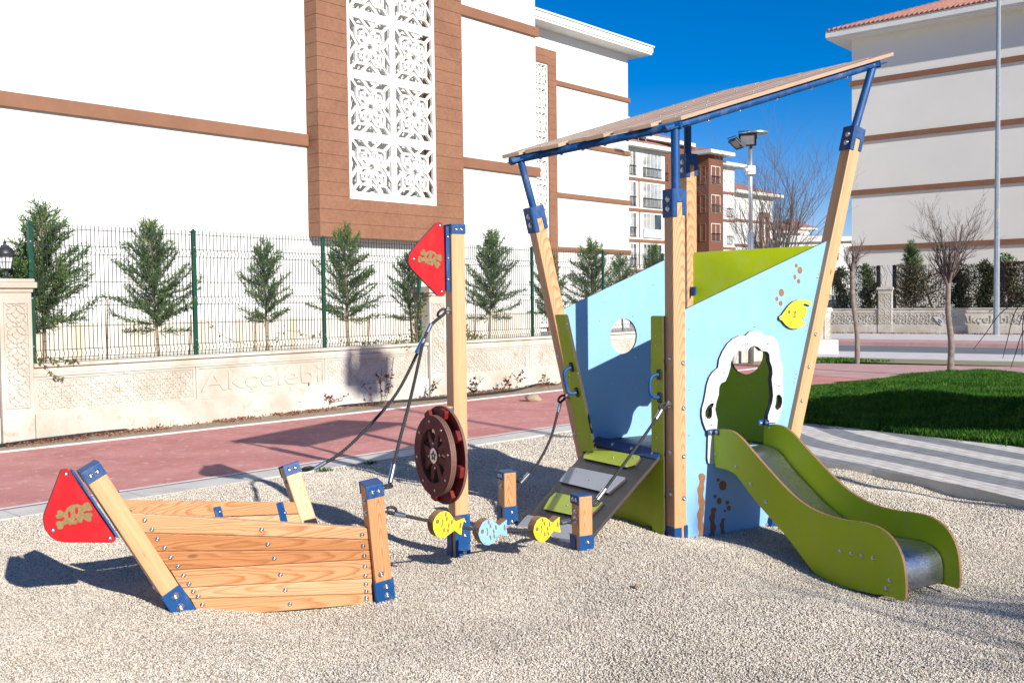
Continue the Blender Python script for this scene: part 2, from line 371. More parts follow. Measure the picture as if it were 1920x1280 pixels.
def leafm(name, cols, scale=14, rough=.6, trans=.25):
    m, nt, b = nodes(name); L = nt.links.new
    tc = nt.nodes.new('ShaderNodeTexCoord'); oi = nt.nodes.new('ShaderNodeObjectInfo')
    no = nt.nodes.new('ShaderNodeTexNoise'); setin(no, Scale=scale, Detail=3, Roughness=.7); L(tc.outputs['Object'], no.inputs['Vector'])
    n = len(cols); r = ramp(nt, [(.3+.4*i/max(1, n-1), c) for i, c in enumerate(cols)]); L(no.outputs['Fac'], r.inputs['Fac'])
    L(r.outputs['Color'], b.inputs['Base Color']); b.inputs['Roughness'].default_value = rough; b.inputs['Specular IOR Level'].default_value = .3
    if trans:
        tr = nt.nodes.new('ShaderNodeBsdfTranslucent'); L(r.outputs['Color'], tr.inputs['Color'])
        mx = nt.nodes.new('ShaderNodeMixShader'); mx.inputs[0].default_value = trans
        L(b.outputs[0], mx.inputs[1]); L(tr.outputs[0], mx.inputs[2]); L(mx.outputs[0], nt.nodes['Material Output'].inputs['Surface'])
    return m
M_['cypress'] = leafm('cypress_leaf', [(.04, .10, .035), (.095, .18, .055), (.24, .31, .085)], 7)
M_['shrubleaf'] = leafm('shrub_leaf', [(.02, .035, .014), (.045, .06, .02), (.10, .075, .035)], 8)
M_['deadleaf'] = leafm('dead_leaf', [(.12, .04, .025), (.24, .09, .05), (.34, .17, .09)], 25, trans=.1)
M_['dryleaf'] = leafm('dry_leaf', [(.05, .045, .022), (.10, .07, .038), (.17, .11, .065)], 12, trans=.1)
M_['redleaf'] = leafm('red_leaf', [(.13, .035, .035), (.24, .05, .045), (.08, .045, .03)], 25)
M_['ivyleaf'] = leafm('ivy_leaf', [(.06, .08, .02), (.17, .17, .045), (.24, .19, .07)], 18)
M_['grass'] = leafm('grass_blade', [(.018, .08, .004), (.04, .14, .008), (.11, .21, .02)], 3.2, trans=.3)
M_['glass_dark'] = simple('window_glass', (.05, .07, .08), .12, 0, .5, 1.2, spec=.8)
M_['curtain'] = simple('curtain', (.50, .54, .56), .6, 0, .22, 2.5)
M_['tile'] = None
def roof_tile():
    m, nt, b = nodes('roof_tile'); L = nt.links.new
    tc = nt.nodes.new('ShaderNodeTexCoord'); sp = nt.nodes.new('ShaderNodeSeparateXYZ'); L(tc.outputs['UV'], sp.inputs[0])
    no = nt.nodes.new('ShaderNodeTexNoise'); setin(no, Scale=3, Detail=5); L(tc.outputs['Object'], no.inputs['Vector'])
    r = ramp(nt, [(.3, (.32, .13, .09)), (.7, (.44, .22, .17))]); L(no.outputs['Fac'], r.inputs['Fac']); L(r.outputs['Color'], b.inputs['Base Color'])
    b.inputs['Roughness'].default_value = .8
    return m
M_['tile'] = roof_tile()
def paving_mat():
    """concrete blocks laid in wavy grey and white bands"""
    m, nt, b = nodes('banded_paving'); L = nt.links.new
    tc = nt.nodes.new('ShaderNodeTexCoord'); mp = nt.nodes.new('ShaderNodeMapping'); mp.inputs['Rotation'].default_value = (0, 0, R_(-75)); L(tc.outputs['Object'], mp.inputs['Vector'])
    mp.vector_type = 'TEXTURE'
    sp = nt.nodes.new('ShaderNodeSeparateXYZ'); L(mp.outputs[0], sp.inputs[0])
    # x' along bands, y' across
    sx = math_(nt, 'ADD', math_(nt, 'MULTIPLY', math_(nt, 'SINE', math_(nt, 'MULTIPLY', sp.outputs[0], 1.25)), .13), math_(nt, 'MULTIPLY', math_(nt, 'SINE', math_(nt, 'ADD', math_(nt, 'MULTIPLY', sp.outputs[0], 2.7), math_(nt, 'MULTIPLY', sp.outputs[1], 1.3))), .035))
    row = .10
    q = math_(nt, 'MULTIPLY', math_(nt, 'FLOOR', math_(nt, 'DIVIDE', sp.outputs[0], row)), row)
    yy = math_(nt, 'ADD', sp.outputs[1], sx)
    fr = math_(nt, 'FRACT', math_(nt, 'DIVIDE', yy, .60))
    band = math_(nt, 'GREATER_THAN', fr, .5)
    br = nt.nodes.new('ShaderNodeTexBrick'); L(mp.outputs[0], br.inputs['Vector']); setin(br, Scale=1.0); br.inputs['Mortar Size'].default_value = .006
    br.inputs['Brick Width'].default_value = .20; br.inputs['Row Height'].default_value = .10
    br.inputs['Color1'].default_value = (.92, .92, .92, 1); br.inputs['Color2'].default_value = (1.08, 1.08, 1.08, 1); br.inputs['Mortar'].default_value = (.55, .5, .45, 1)
    no = nt.nodes.new('ShaderNodeTexNoise'); setin(no, Scale=6, Detail=7, Roughness=.7); L(tc.outputs['Object'], no.inputs['Vector'])
    rw = ramp(nt, [(.3, (.56, .53, .47)), (.7, (.70, .67, .62))]); rg = ramp(nt, [(.3, (.20, .205, .215)), (.7, (.28, .285, .295))])
    L(no.outputs['Fac'], rw.inputs['Fac']); L(no.outputs['Fac'], rg.inputs['Fac'])
    mx = nt.nodes.new('ShaderNodeMix'); mx.data_type = 'RGBA'; L(band, mx.inputs[0]); L(rw.outputs['Color'], mx.inputs[6]); L(rg.outputs['Color'], mx.inputs[7])
    m2 = nt.nodes.new('ShaderNodeMix'); m2.data_type = 'RGBA'; m2.blend_type = 'MULTIPLY'; m2.inputs[0].default_value = 1; L(mx.outputs[2], m2.inputs[6]); L(br.outputs['Color'], m2.inputs[7])
    L(m2.outputs[2], b.inputs['Base Color']); b.inputs['Roughness'].default_value = .85
    bu = nt.nodes.new('ShaderNodeBump'); setin(bu, Strength=.4, Distance=.004); L(no.outputs['Fac'], bu.inputs['Height']); L(bu.outputs['Normal'], b.inputs['Normal'])
    return m
M_['paving'] = paving_mat()
def stone_mat():
    m, nt, b = nodes('stone_cladding'); L = nt.links.new
    tc = nt.nodes.new('ShaderNodeTexCoord')
    br = nt.nodes.new('ShaderNodeTexBrick'); L(tc.outputs['Object'], br.inputs['Vector']); setin(br, Scale=1.0); br.inputs['Mortar Size'].default_value = .012
    br.inputs['Brick Width'].default_value = .55; br.inputs['Row Height'].default_value = .17; br.inputs['Bias'].default_value = .1
    br.inputs['Color1'].default_value = (.50, .42, .30, 1); br.inputs['Color2'].default_value = (.66, .62, .56, 1); br.inputs['Mortar'].default_value = (.58, .53, .44, 1)
    L(br.outputs['Color'], b.inputs['Base Color']); b.inputs['Roughness'].default_value = .85
    return m
M_['stone_paving'] = blotch('stone_paving', (.50, .45, .37), (.62, .58, .52), 3)
M_['stone'] = stone_mat()
def siding_mat():
    m, nt, b = nodes('brown_siding'); L = nt.links.new
    tc = nt.nodes.new('ShaderNodeTexCoord'); mp = nt.nodes.new('ShaderNodeMapping'); mp.inputs['Scale'].default_value = (1.2, 14, 14); L(tc.outputs['Object'], mp.inputs['Vector'])
    no = nt.nodes.new('ShaderNodeTexNoise'); setin(no, Scale=1.0, Detail=5, Roughness=.6); L(mp.outputs[0], no.inputs['Vector'])
    n2 = nt.nodes.new('ShaderNodeTexNoise'); setin(n2, Scale=.8, Detail=4, Roughness=.6); L(tc.outputs['Object'], n2.inputs['Vector'])
    s = math_(nt, 'ADD', math_(nt, 'MULTIPLY', no.outputs['Fac'], .5), math_(nt, 'MULTIPLY', n2.outputs['Fac'], .5))
    r = ramp(nt, [(.38, (.20, .088, .044)), (.62, (.27, .128, .069))]); L(s, r.inputs['Fac']); L(r.outputs['Color'], b.inputs['Base Color'])
    b.inputs['Roughness'].default_value = .75
    return m
M_['siding'] = siding_mat()
# ================================================ SETTING
WD = Vector((.66, .751, 0)).normalized(); W0 = Vector((-5.863, 11.768, 0)); WP = Plane(W0, WD)
RD = Vector((.80, -.60, 0)).normalized()
def sheet(name, pts, z, mt, z0=None, side=None):
    mb = MB(); P = [(p[0], p[1]) for p in pts]
    if z0 is None:
        tri = tessellate_polygon([[Vector((x, y, 0)) for x, y in P]])
        mb.add([(x, y, z) for x, y in P], [tuple(t) for t in tri])
        o = mb.build(name, mt, fix=False)
        bm = bmesh.new(); bm.from_mesh(o.data)
        for f in bm.faces:
            f.normal_update()
            if f.normal.z < 0: f.normal_flip()
        bm.to_mesh(o.data); bm.free()
    else:
        mb.prism(P, z0, z, None, 0, 1 if side else 0); o = mb.build(name, [mt, side] if side else mt)
    return struct(o)
mb = MB(); mb.add([(1500*math.cos(2*math.pi*i/64), 1500*math.sin(2*math.pi*i/64), -.2) for i in range(64)], [tuple(range(64))]); struct(mb.build('ground', M_['earth'], fix=False))
# ---- red track
e0 = G(0, 955); e1 = G(1056, 797); ed = (e1-e0).normalized(); en = Vector((ed.y, -ed.x, 0))   # en points to the gravel
f0 = G(0, 848); f1 = G(1051, 731.6); fd = (f1-f0).normalized()
track = [e0-ed*4, e0, e1, e1+ed*9, G(1560, 716), G(1700, 730), G(2100, 745), G(2400, 770), G(2400, 706), G(1920, 688), G(1545, 681), G(1380, 684), f1+fd*3, f1, f0, f0-fd*4]
sheet('red_track', track, 0.0, M_['track'])
# lighter pink stretch of paving beyond the play area
sheet('pink_path', [G(1500, 702), G(1700, 716), G(2100, 745), G(2400, 770), G(2400, 706), G(1920, 688), G(1545, 681), G(1420, 682.5)], .004, M_['pink'])
def strip(name, a, b, off0, off1, z, mt, nrm):
    return sheet(name, [a+nrm*off0, b+nrm*off0, b+nrm*off1, a+nrm*off1], z, mt)
strip('track_edge_near', e0-ed*4, e1+ed*1.5, -.02, .045, .008, M_['white_line'], en)
strip('track_edge_red', e0-ed*4, e1+ed*1.5, .045, .075, .004, M_['track'], en)
fn = Vector((fd.y, -fd.x, 0))
# far edging of pale blocks with joints
mb = MB(); L = (f1-f0).length+14; x = 0; a = f0-fd*4
Mf = frame(a, fd, -fn, Vector((0, 0, 1)))
while x < L: mb.box(x, x+.094, -.03, .06, .0, .012, Mf); x += .1
struct(mb.build('track_edge_far', M_['white_line']))
mb = MB(); x = 0; a = e0-ed*4; Mf = frame(a, ed, en, Vector((0, 0, 1)))
while x < (e1-e0).length+5: mb.box(x, x+.992, .075, .42, -.1, .006, Mf); x += 1.0
struct(mb.build('concrete_kerb', M_['concrete']))
# ---- gravel bed
np.random.seed(4); random.seed(4)
kx = np.random.uniform(-1, 1, (26, 2))*np.linspace(1.5, 13, 26)[:, None]; kp = np.random.uniform(0, 6.28, 26); ka = .015/np.linspace(1, 5.5, 26)
P1g = G(1268, 1012, .05)
moundc = [(P1g.x+.1, P1g.y+.1, 1.5, .06), (1.2, 6.1, .45, .03), (.25, 5.6, .9, .012), (-1.0, 6.0, .9, -.015), (2.5, 6.3, .9, -.03), (3.0, 7.9, .8, .03), (.95, 6.15, .18, .03), (1.72, 5.75, .5, -.09), (2.05, 5.35, .4, -.045)]
dents = np.stack([np.random.uniform(-4.5, 4.5, 130), np.random.uniform(3.8, 9.5, 130), np.random.uniform(.05, .12, 130), np.random.uniform(-.013, .007, 130)], -1)
def gz(X, Y):
    X = np.asarray(X, float); Y = np.asarray(Y, float); z = np.zeros_like(X)
    for i in range(26): z += ka[i]*np.sin(kx[i, 0]*X+kx[i, 1]*Y+kp[i])
    for cx, cy, r, h in dents: z += h*np.exp(-((X-cx)**2+(Y-cy)**2)/r**2)
    for cx, cy, r, h in moundc: z += h*np.exp(-((X-cx)**2+(Y-cy)**2)/r**2)
    d = (X-e0.x)*en.x+(Y-e0.y)*en.y        # >0 on the gravel side
    z = z*np.clip((d-.35)/.6, 0, 1)
    z = np.where(d < .45, z-.03-(.45-d)*.3, z)
    return z-.004
def gzz(x, y): return float(gz(x, y))
nx, ny = 330, 300
gx = np.linspace(-9, 9, nx); gy = np.linspace(.5, 13.5, ny); XX, YY = np.meshgrid(gx, gy); ZZ = gz(XX, YY)
verts = np.stack([XX, YY, ZZ], -1).reshape(-1, 3)
ii = np.arange(nx*ny).reshape(ny, nx); quads = np.stack([ii[:-1, :-1], ii[:-1, 1:], ii[1:, 1:], ii[1:, :-1]], -1).reshape(-1, 4)
def npmesh(name, verts, faces, mt, smooth=False):
    me = bpy.data.meshes.new(name); k = faces.shape[1]
    me.vertices.add(len(verts)); me.vertices.foreach_set('co', verts.astype(np.float32).ravel())
    me.loops.add(faces.size); me.loops.foreach_set('vertex_index', faces.astype(np.int32).ravel())
    me.polygons.add(len(faces)); me.polygons.foreach_set('loop_start', np.arange(0, faces.size, k, dtype=np.int32))
    me.polygons.foreach_set('loop_total', np.full(len(faces), k, np.int32))
    if smooth: me.polygons.foreach_set('use_smooth', np.ones(len(faces), bool))
    me.materials.append(mt); me.update(calc_edges=True); me.validate(); return me
struct(link('gravel_bed', npmesh('gravel_bed', verts, quads, M_['gravel'], True)))
# ---- loose stones of the gravel
kerbpx = [(1380, 838), (1470, 850), (1545, 867), (1640, 880), (1740, 897), (1830, 915), (1920, 937), (2100, 985), (2400, 1060)]
kerbw = [G(x, y, .09) for x, y in kerbpx]
def inpoly(X, Y, P):
    c = np.zeros(X.shape, bool); n = len(P)
    for i in range(n):
        x1, y1 = P[i][0], P[i][1]; x2, y2 = P[(i+1) % n][0], P[(i+1) % n][1]
        if y1 == y2: continue
        t = ((y1 > Y) != (y2 > Y)) & (X < (x2-x1)*(Y-y1)/(y2-y1)+x1); c ^= t
    return c
pave = [(p.x, p.y) for p in kerbw] + [tuple(G(2400, 900, .09).xy), tuple(G(1920, 836, .09).xy), tuple(G(1700, 812, .09).xy), tuple(G(1500, 790, .09).xy), tuple(G(1330, 775, .09).xy)]
def pebbles(n, y0, y1, s0, s1):
    Y = np.random.uniform(0, 1, n*2); Y = np.sqrt(y0*y0+(y1*y1-y0*y0)*Y); X = np.random.uniform(-.56, .56, n*2)*Y
    d = (X-e0.x)*en.x+(Y-e0.y)*en.y; ok = (d > .4) & ~inpoly(X, Y, pave); X = X[ok][:n]; Y = Y[ok][:n]; n = len(X)
    base = np.array([(1, 0, 0), (0, 1, 0), (-1, 0, 0), (0, -1, 0), (0, 0, 1), (0, 0, -1)], float)*.62
    V = np.repeat(base[None], n, 0)+np.random.uniform(-.2, .2, (n, 6, 3))
    V *= (np.random.uniform(s0, s1, (n, 1, 1))*np.random.uniform((.8, .65, .5), (1.3, 1.0, .85), (n, 3))[:, None, :])
    a, b, c = np.random.uniform(0, 6.28, (3, n)); b = b*.16-.5; ca, sa, cb, sb = np.cos(a)[:, None], np.sin(a)[:, None], np.cos(b)[:, None], np.sin(b)[:, None]
    x = V[..., 0]; y = V[..., 1]*cb-V[..., 2]*sb; z = V[..., 1]*sb+V[..., 2]*cb
    x, y = x*ca-y*sa, x*sa+y*ca
    V = np.stack([x+X[:, None], y+Y[:, None], z+(gz(X, Y)+np.random.uniform(-.002, .006, n))[:, None]], -1).reshape(-1, 3)
    q = np.array([(0, 1, 4), (1, 2, 4), (2, 3, 4), (3, 0, 4), (1, 0, 5), (2, 1, 5), (3, 2, 5), (0, 3, 5)])
    return V, (q[None]+6*np.arange(n)[:, None, None]).reshape(-1, 3)
A = [pebbles(330000, 4.0, 6.4, .0056, .0102), pebbles(190000, 6.4, 9.5, .008, .014), pebbles(55000, 9.5, 13.5, .013, .02)]
V = np.concatenate([a[0] for a in A]); k = 0; Fq = []
for a in A: Fq.append(a[1]+k); k += len(a[0])
Fq = np.concatenate(Fq)
struct(link('gravel_stones', npmesh('gravel_stones', V, Fq, M_['pebble'])), 'stuff')
# ---- banded paving and lawn
sheet('banded_paving', pave, .09, M_['paving'], -.12, M_['concrete'])
lawnp = [G(1460, 786, .1), G(1500, 790.5, .1), G(1700, 812.5, .1), G(1920, 836.5, .1), G(2300, 890, .1), G(2400, 760, .15), G(2150, 715, .2), G(1920, 697, .22), G(1850, 690, .22), G(1790, 687, .22), G(1750, 689, .22), G(1680, 697, .22), G(1620, 709, .2), G(1560, 719, .15), G(1500, 729, .1), G(1440, 735, .1)]
LP = np.array([(p.x, p.y) for p in lawnp])
def edged(X, Y, P):
    D = np.full(X.shape, 1e9); n = len(P)
    for i in range(n):
        a = P[i]; b = P[(i+1) % n]; ab = b-a; t = np.clip(((X-a[0])*ab[0]+(Y-a[1])*ab[1])/(ab@ab), 0, 1)
        D = np.minimum(D, np.hypot(X-a[0]-t*ab[0], Y-a[1]-t*ab[1]))
    return D
def lz(X, Y):
    t = np.clip(edged(X, Y, LP)/2.0, 0, 1); return .095+.20*t*t*(3-2*t)+.02*np.sin(X*2.1)*np.cos(Y*1.7)*t
x0, x1, y0, y1 = LP[:, 0].min(), LP[:, 0].max(), LP[:, 1].min(), LP[:, 1].max()
gx = np.arange(x0, x1, .12); gy = np.arange(y0, y1, .12); XX, YY = np.meshgrid(gx, gy); ins = inpoly(XX, YY, LP)
ZZ = np.where(ins, lz(XX, YY), .06); ny, nx = XX.shape
ii = np.arange(nx*ny).reshape(ny, nx); quads = np.stack([ii[:-1, :-1], ii[:-1, 1:], ii[1:, 1:], ii[1:, :-1]], -1).reshape(-1, 4)
keep = ins.ravel()[quads].any(1); quads = quads[keep]
struct(link('lawn', npmesh('lawn', np.stack([XX, YY, ZZ], -1).reshape(-1, 3), quads, M_['lawnbase'], True)))
def blades(n, P, zf, hmin, hmax, wd, jit=.03):
    P = np.asarray(P); x0, x1, y0, y1 = P[:, 0].min(), P[:, 0].max(), P[:, 1].min(), P[:, 1].max()
    X = np.random.uniform(x0, x1, n*4); Y = np.random.uniform(y0, y1, n*4); ok = inpoly(X, Y, P) & (abs(X/Y) < .60); X = X[ok][:n]; Y = Y[ok][:n]; n = len(X)
    Z = zf(X, Y); h = np.random.uniform(hmin, hmax, n)*(.75+.5*np.sin(X*3.1+1)*np.sin(Y*2.3)*.5+.1); a = np.random.uniform(0, 6.28, n); b = np.random.uniform(0, 6.28, n)
    w_ = wd*np.random.uniform(.7, 1.3, n); dx, dy = np.cos(a)*w_, np.sin(a)*w_; lx, ly = np.cos(b)*h*np.random.uniform(.1, .6, n), np.sin(b)*h*np.random.uniform(.1, .6, n)
    p0 = np.stack([X-dx, Y-dy, Z-.01], -1); p1 = np.stack([X+dx, Y+dy, Z-.01], -1); p2 = np.stack([X+lx*.35+dx*.7, Y+ly*.35+dy*.7, Z+h*.6], -1); p3 = np.stack([X+lx, Y+ly, Z+h], -1)
    V = np.stack([p0, p1, p2, p3], 1).reshape(-1, 3); return V, np.array([(0, 1, 2, 3)])+4*np.arange(n)[:, None]
EP = (LP-LP.mean(0))*1.012+LP.mean(0)+np.array([-.03, -.05])
V2, q2 = blades(6000, EP, lambda X, Y: X*0+.095, .02, .06, .004)
V, q = blades(150000, LP, lz, .05, .10, .0042)
V, q = np.concatenate([V, V2]), np.concatenate([q, q2+len(V)])
struct(link('grass', npmesh('grass', V, q, M_['grass'])), 'stuff')
# ---- road and pavements seen on the right
def band(name, ya, yb, z, mt, za=None, x0=-34, x1=70):
    za = z if za is None else za
    a = G(1700, ya, z); b = G(1700, yb, z)
    return sheet(name, [a+RD*x0, a+RD*x1, b+RD*x1, b+RD*x0], z, mt, za if za != z else None)
band('far_pavement', 600, 636.5, .0, M_['pavement'], -.3)
band('red_kerb', 636.5, 642, .004, M_['pink'], -.3)
band('road', 640, 664, -.13, M_['asphalt'])
band('near_pavement', 660.5, 672, .0, M_['pavement'], -.3, -6)
band('verge', 671.5, 681, -.012, M_['earth'], None, -6)
V, q = blades(1500, [tuple(G(x, y).xy) for x, y in ((1470, 675), (1560, 671), (1680, 677), (1560, 680), (1470, 681))], lambda X, Y: X*0, .03, .08, .012)
struct(link('verge_grass', npmesh('verge_grass', V, q, M_['grass'])), 'stuff')
# ---- soil strips on both sides of the left wall
sA = WP.o; nW = WP.n
sheet('soil_strip', [f0-fd*4, f1+fd*11, (W0+WD*21.5), (W0-WD*4)], -.006, M_['soil'])
sheet('planting_bed', [(W0-WD*6-nW*.1), (W0+WD*22-nW*.1), (W0+WD*22-nW*10), (W0-WD*6-nW*10)], .52, M_['stone_paving'], -.2)
# ================================================ WALLS
def bars(mb, M, segs, wd, z0, z1, mi=0):
    for (ax, ay), (bx, by) in segs:
        d = Vector((bx-ax, by-ay)); l = d.length
        if l < 1e-6: continue
        d /= l; n = Vector((-d.y, d.x))*wd/2; e = d*wd*.4
        mb.prism([(ax-e.x-n.x, ay-e.y-n.y), (bx+e.x-n.x, by+e.y-n.y), (bx+e.x+n.x, by+e.y+n.y), (ax-e.x+n.x, ay-e.y+n.y)], z0, z1, M, mi)
def motif(x, y, s):
    """interlaced octagon motif in a square of side s"""
    o = []; c = (x+s/2, y+s/2)
    def q(a, b): return (x+a*s, y+b*s)
    oc = [q(.33, .1), q(.67, .1), q(.9, .33), q(.9, .67), q(.67, .9), q(.33, .9), q(.1, .67), q(.1, .33)]
    for i in range(8): o.append((oc[i], oc[(i+1) % 8]))
    o += [(q(.5, .28), q(.72, .5)), (q(.72, .5), q(.5, .72)), (q(.5, .72), q(.28, .5)), (q(.28, .5), q(.5, .28))]
    o += [(q(0, .5), q(.28, .5)), (q(.72, .5), q(1, .5)), (q(.5, 0), q(.5, .28)), (q(.5, .72), q(.5, 1))]
    o += [(q(0, 0), q(.2, .2)), (q(1, 0), q(.8, .2)), (q(0, 1), q(.2, .8)), (q(1, 1), q(.8, .8))]
    return o
def text_mesh(txt, size, depth, mt, width=None):
    cu = bpy.data.curves.new('t', 'FONT'); cu.body = txt; cu.size = size; cu.extrude = depth; cu.resolution_u = 3; cu.bevel_depth = 0
    o = bpy.data.objects.new('t', cu); sc.collection.objects.link(o); dg = bpy.context.evaluated_depsgraph_get(); dg.update()
    me = bpy.data.meshes.new_from_object(o.evaluated_get(dg)); bpy.data.objects.remove(o)
    co = np.zeros(len(me.vertices)*3, np.float32); me.vertices.foreach_get('co', co); co = co.reshape(-1, 3)
    if width: k = width/(co[:, 0].max()-co[:, 0].min()); co[:, 0] = (co[:, 0]-co[:, 0].min())*k; me.vertices.foreach_set('co', co.ravel())
    me.materials.clear(); me.materials.append(mt); me.update(); return me
def wall_run(name, label, P, a0, a1, h, joints, texts, group=None, relief=True, dp=.007):
    """low precast wall: footing, relief panels, stepped coping; P = plane of its face"""
    t = thing(name, label, 'wall', P.M @ Vector((a0, 0, 0)), group)
    fz = .32*h/.92; pz = .76*h/.92; mt = M_['wallcon']
    mb = MB(); mb.box(a0, a1, -.2, fz, -.22, .045, P.M); mb.build('footing', mt, t, bevel=.008)
    mb = MB(); mb.box(a0, a1, pz, pz+.035, -.2, .03, P.M); mb.box(a0, a1, pz+.035, h-.045, -.2, .012, P.M); mb.box(a0, a1, h-.045, h, -.24, .05, P.M); mb.build('coping', mt, t, bevel=.006)
    js = [a0]+[j for j in joints if a0 < j < a1]+[a1]
    for i in range(len(js)-1):
        p, q = js[i]+.004, js[i+1]-.004; mb = MB(); mb.box(p, q, fz, pz, -.2, 0, P.M)
        mb.box(p, q, fz, fz+.03, 0, .014, P.M); mb.box(p, q, pz-.03, pz, 0, .014, P.M); mb.box(p, p+.04, fz+.03, pz-.03, 0, .014, P.M); mb.box(q-.04, q, fz+.03, pz-.03, 0, .014, P.M)
        tx = [k for k in texts if k[0] >= p-.05 and k[1] <= q+.05]
        if not tx and relief:
            hh = (pz-fz-.07)/(2 if dp < .02 else 1); n = max(1, int((q-p-.1)/hh)); s = (q-p-.1)/n
            for k in range(n):
                for r in range(2 if dp < .02 else 1):
                    sg = [((a[0], fz+.035+(a[1])*hh), (b[0], fz+.035+(b[1])*hh)) for a, b in [((p+.05+(u[0][0]+k)*s, u[0][1]+r), (p+.05+(u[1][0]+k)*s, u[1][1]+r)) for u in motif(0, 0, 1)]]
                    bars(mb, P.M, sg, (.014 if dp < .02 else .045), 0, dp)
        o = mb.build('relief_panel', mt, t)
        for k in tx:
            me = text_mesh('Akçelebi', (pz-fz)*.86, dp*.7, mt, k[1]-k[0]-.16)
            link('lettering', me, o, P.M @ T(k[0]+.08, fz+.10, .008))
    return t
def pillar(name, label, P, a, wdt, h, off=.0):
    base = P.M @ Vector((a, 0, -.1)); t = thing(name, label, 'pillar', base, 'wall pillars')
    mb = MB(); w_ = wdt/2; mt = M_['wallcon']
    mb.box(a-w_, a+w_, -.2, h-.16, -.32+off, .07+off, P.M); mb.build('shaft', mt, t, bevel=.01)
    mb = MB(); mb.box(a-w_-.015, a+w_+.015, h-.16, h-.11, -.335+off, .085+off, P.M); mb.box(a-w_-.05, a+w_+.05, h-.11, h-.04, -.37+off, .12+off, P.M); mb.box(a-w_-.03, a+w_+.03, h-.04, h, -.35+off, .10+off, P.M); mb.build('cap', mt, t, bevel=.008)
    mb = MB(); z0 = .42; z1 = h-.28; iw = wdt-.12; n = max(1, round((z1-z0)/iw)); s = (z1-z0)/n
    for k in range(n):
        sg = [((a-iw/2+p[0]*iw, z0+(k+p[1])*s), (a-iw/2+q[0]*iw, z0+(k+q[1])*s)) for p, q in motif(0, 0, 1)]
        bars(mb, P.M, sg, .016, .07+off, .082+off)
    bars(mb, P.M, [((a-iw/2-.01, z0), (a-iw/2-.01, z1)), ((a+iw/2+.01, z0), (a+iw/2+.01, z1)), ((a-iw/2, z0), (a+iw/2, z0)), ((a-iw/2, z1), (a+iw/2, z1))], .016, .07+off, .084+off)
    mb.build('relief_panel', mt, t); return t
WF = Plane(W0+nW*.0, WD)
sx = lambda x, y=700: WP.px(x, y)[0]
aP1 = sx(29); aP2 = sx(817); wend = sx(1548)
j1 = [sx(366), sx(608)]
wall_run('boundary_wall', 'cream relief wall between the lamp pillar and the pillar behind the mast, bearing raised lettering', WP, aP1+.2, aP2-.2, .92, j1, [(j1[0], j1[1])], 'precast relief boundary walls')
a = aP2+.2; js = []
k = a
while k < wend: k += 2.3; js.append(k)
wall_run('boundary_wall', 'cream relief wall running from behind the mast past the back of the play tower to the road', WP, aP2+.2, wend-.2, .92, js, [], 'precast relief boundary walls')
wall_run('boundary_wall', 'short end of cream wall left of the lamp pillar', WP, aP1-4, aP1-.2, .92, [], [], 'precast relief boundary walls')
pillar('wall_pillar', 'tall cream relief pillar carrying the black lantern at the left edge', WP, aP1, .37, 1.93)
pillar('wall_pillar', 'cream relief pillar directly behind the wooden mast', WP, aP2, .37, 1.86)
pillar('wall_pillar', 'pale end pillar of the wall, just right of the leaning right tower post', WP, wend, .37, 1.3)
mb = MB(); q = G(1553, 664); mb.box(-.35, .35, -.3, .3, 0, .42, T(q.x-.15, q.y, 0)); tag(mb.build('concrete_block', M_['pavement'], None, bevel=.04), 'squat pale concrete block by the end pillar, beside the road', 'block')
# right wall
r0 = G(1545, 624); r1 = G(1870, 626.5); RWD = (r1-r0).normalized(); WR = Plane(r0, RWD)
ax = lambda x, y=600: WR.px(x, y)[0]
pR = ax(1660); wall_run('boundary_wall', 'cream relief wall left of the pillar across the road', WR, ax(1500), pR-.3, 1.08, [ax(1540)], [], 'precast relief boundary walls', dp=.035)
wall_run('boundary_wall', 'cream relief wall right of the pillar across the road, with raised lettering', WR, pR+.3, ax(2050), 1.08, [ax(1766), ax(1797), ax(1897), ax(1960)], [(ax(1797), ax(1897))], 'precast relief boundary walls', dp=.035)
pillar('wall_pillar', 'cream relief pillar in the wall across the road, between two dark fence posts', WR, pR, .6, 2.0)
sheet('garden_bed', [r0-RWD*2-WR.n*.1, r0+RWD*20-WR.n*.1, r0+RWD*20-WR.n*9, r0-RWD*2-WR.n*9], .9, M_['soil'], -.2)
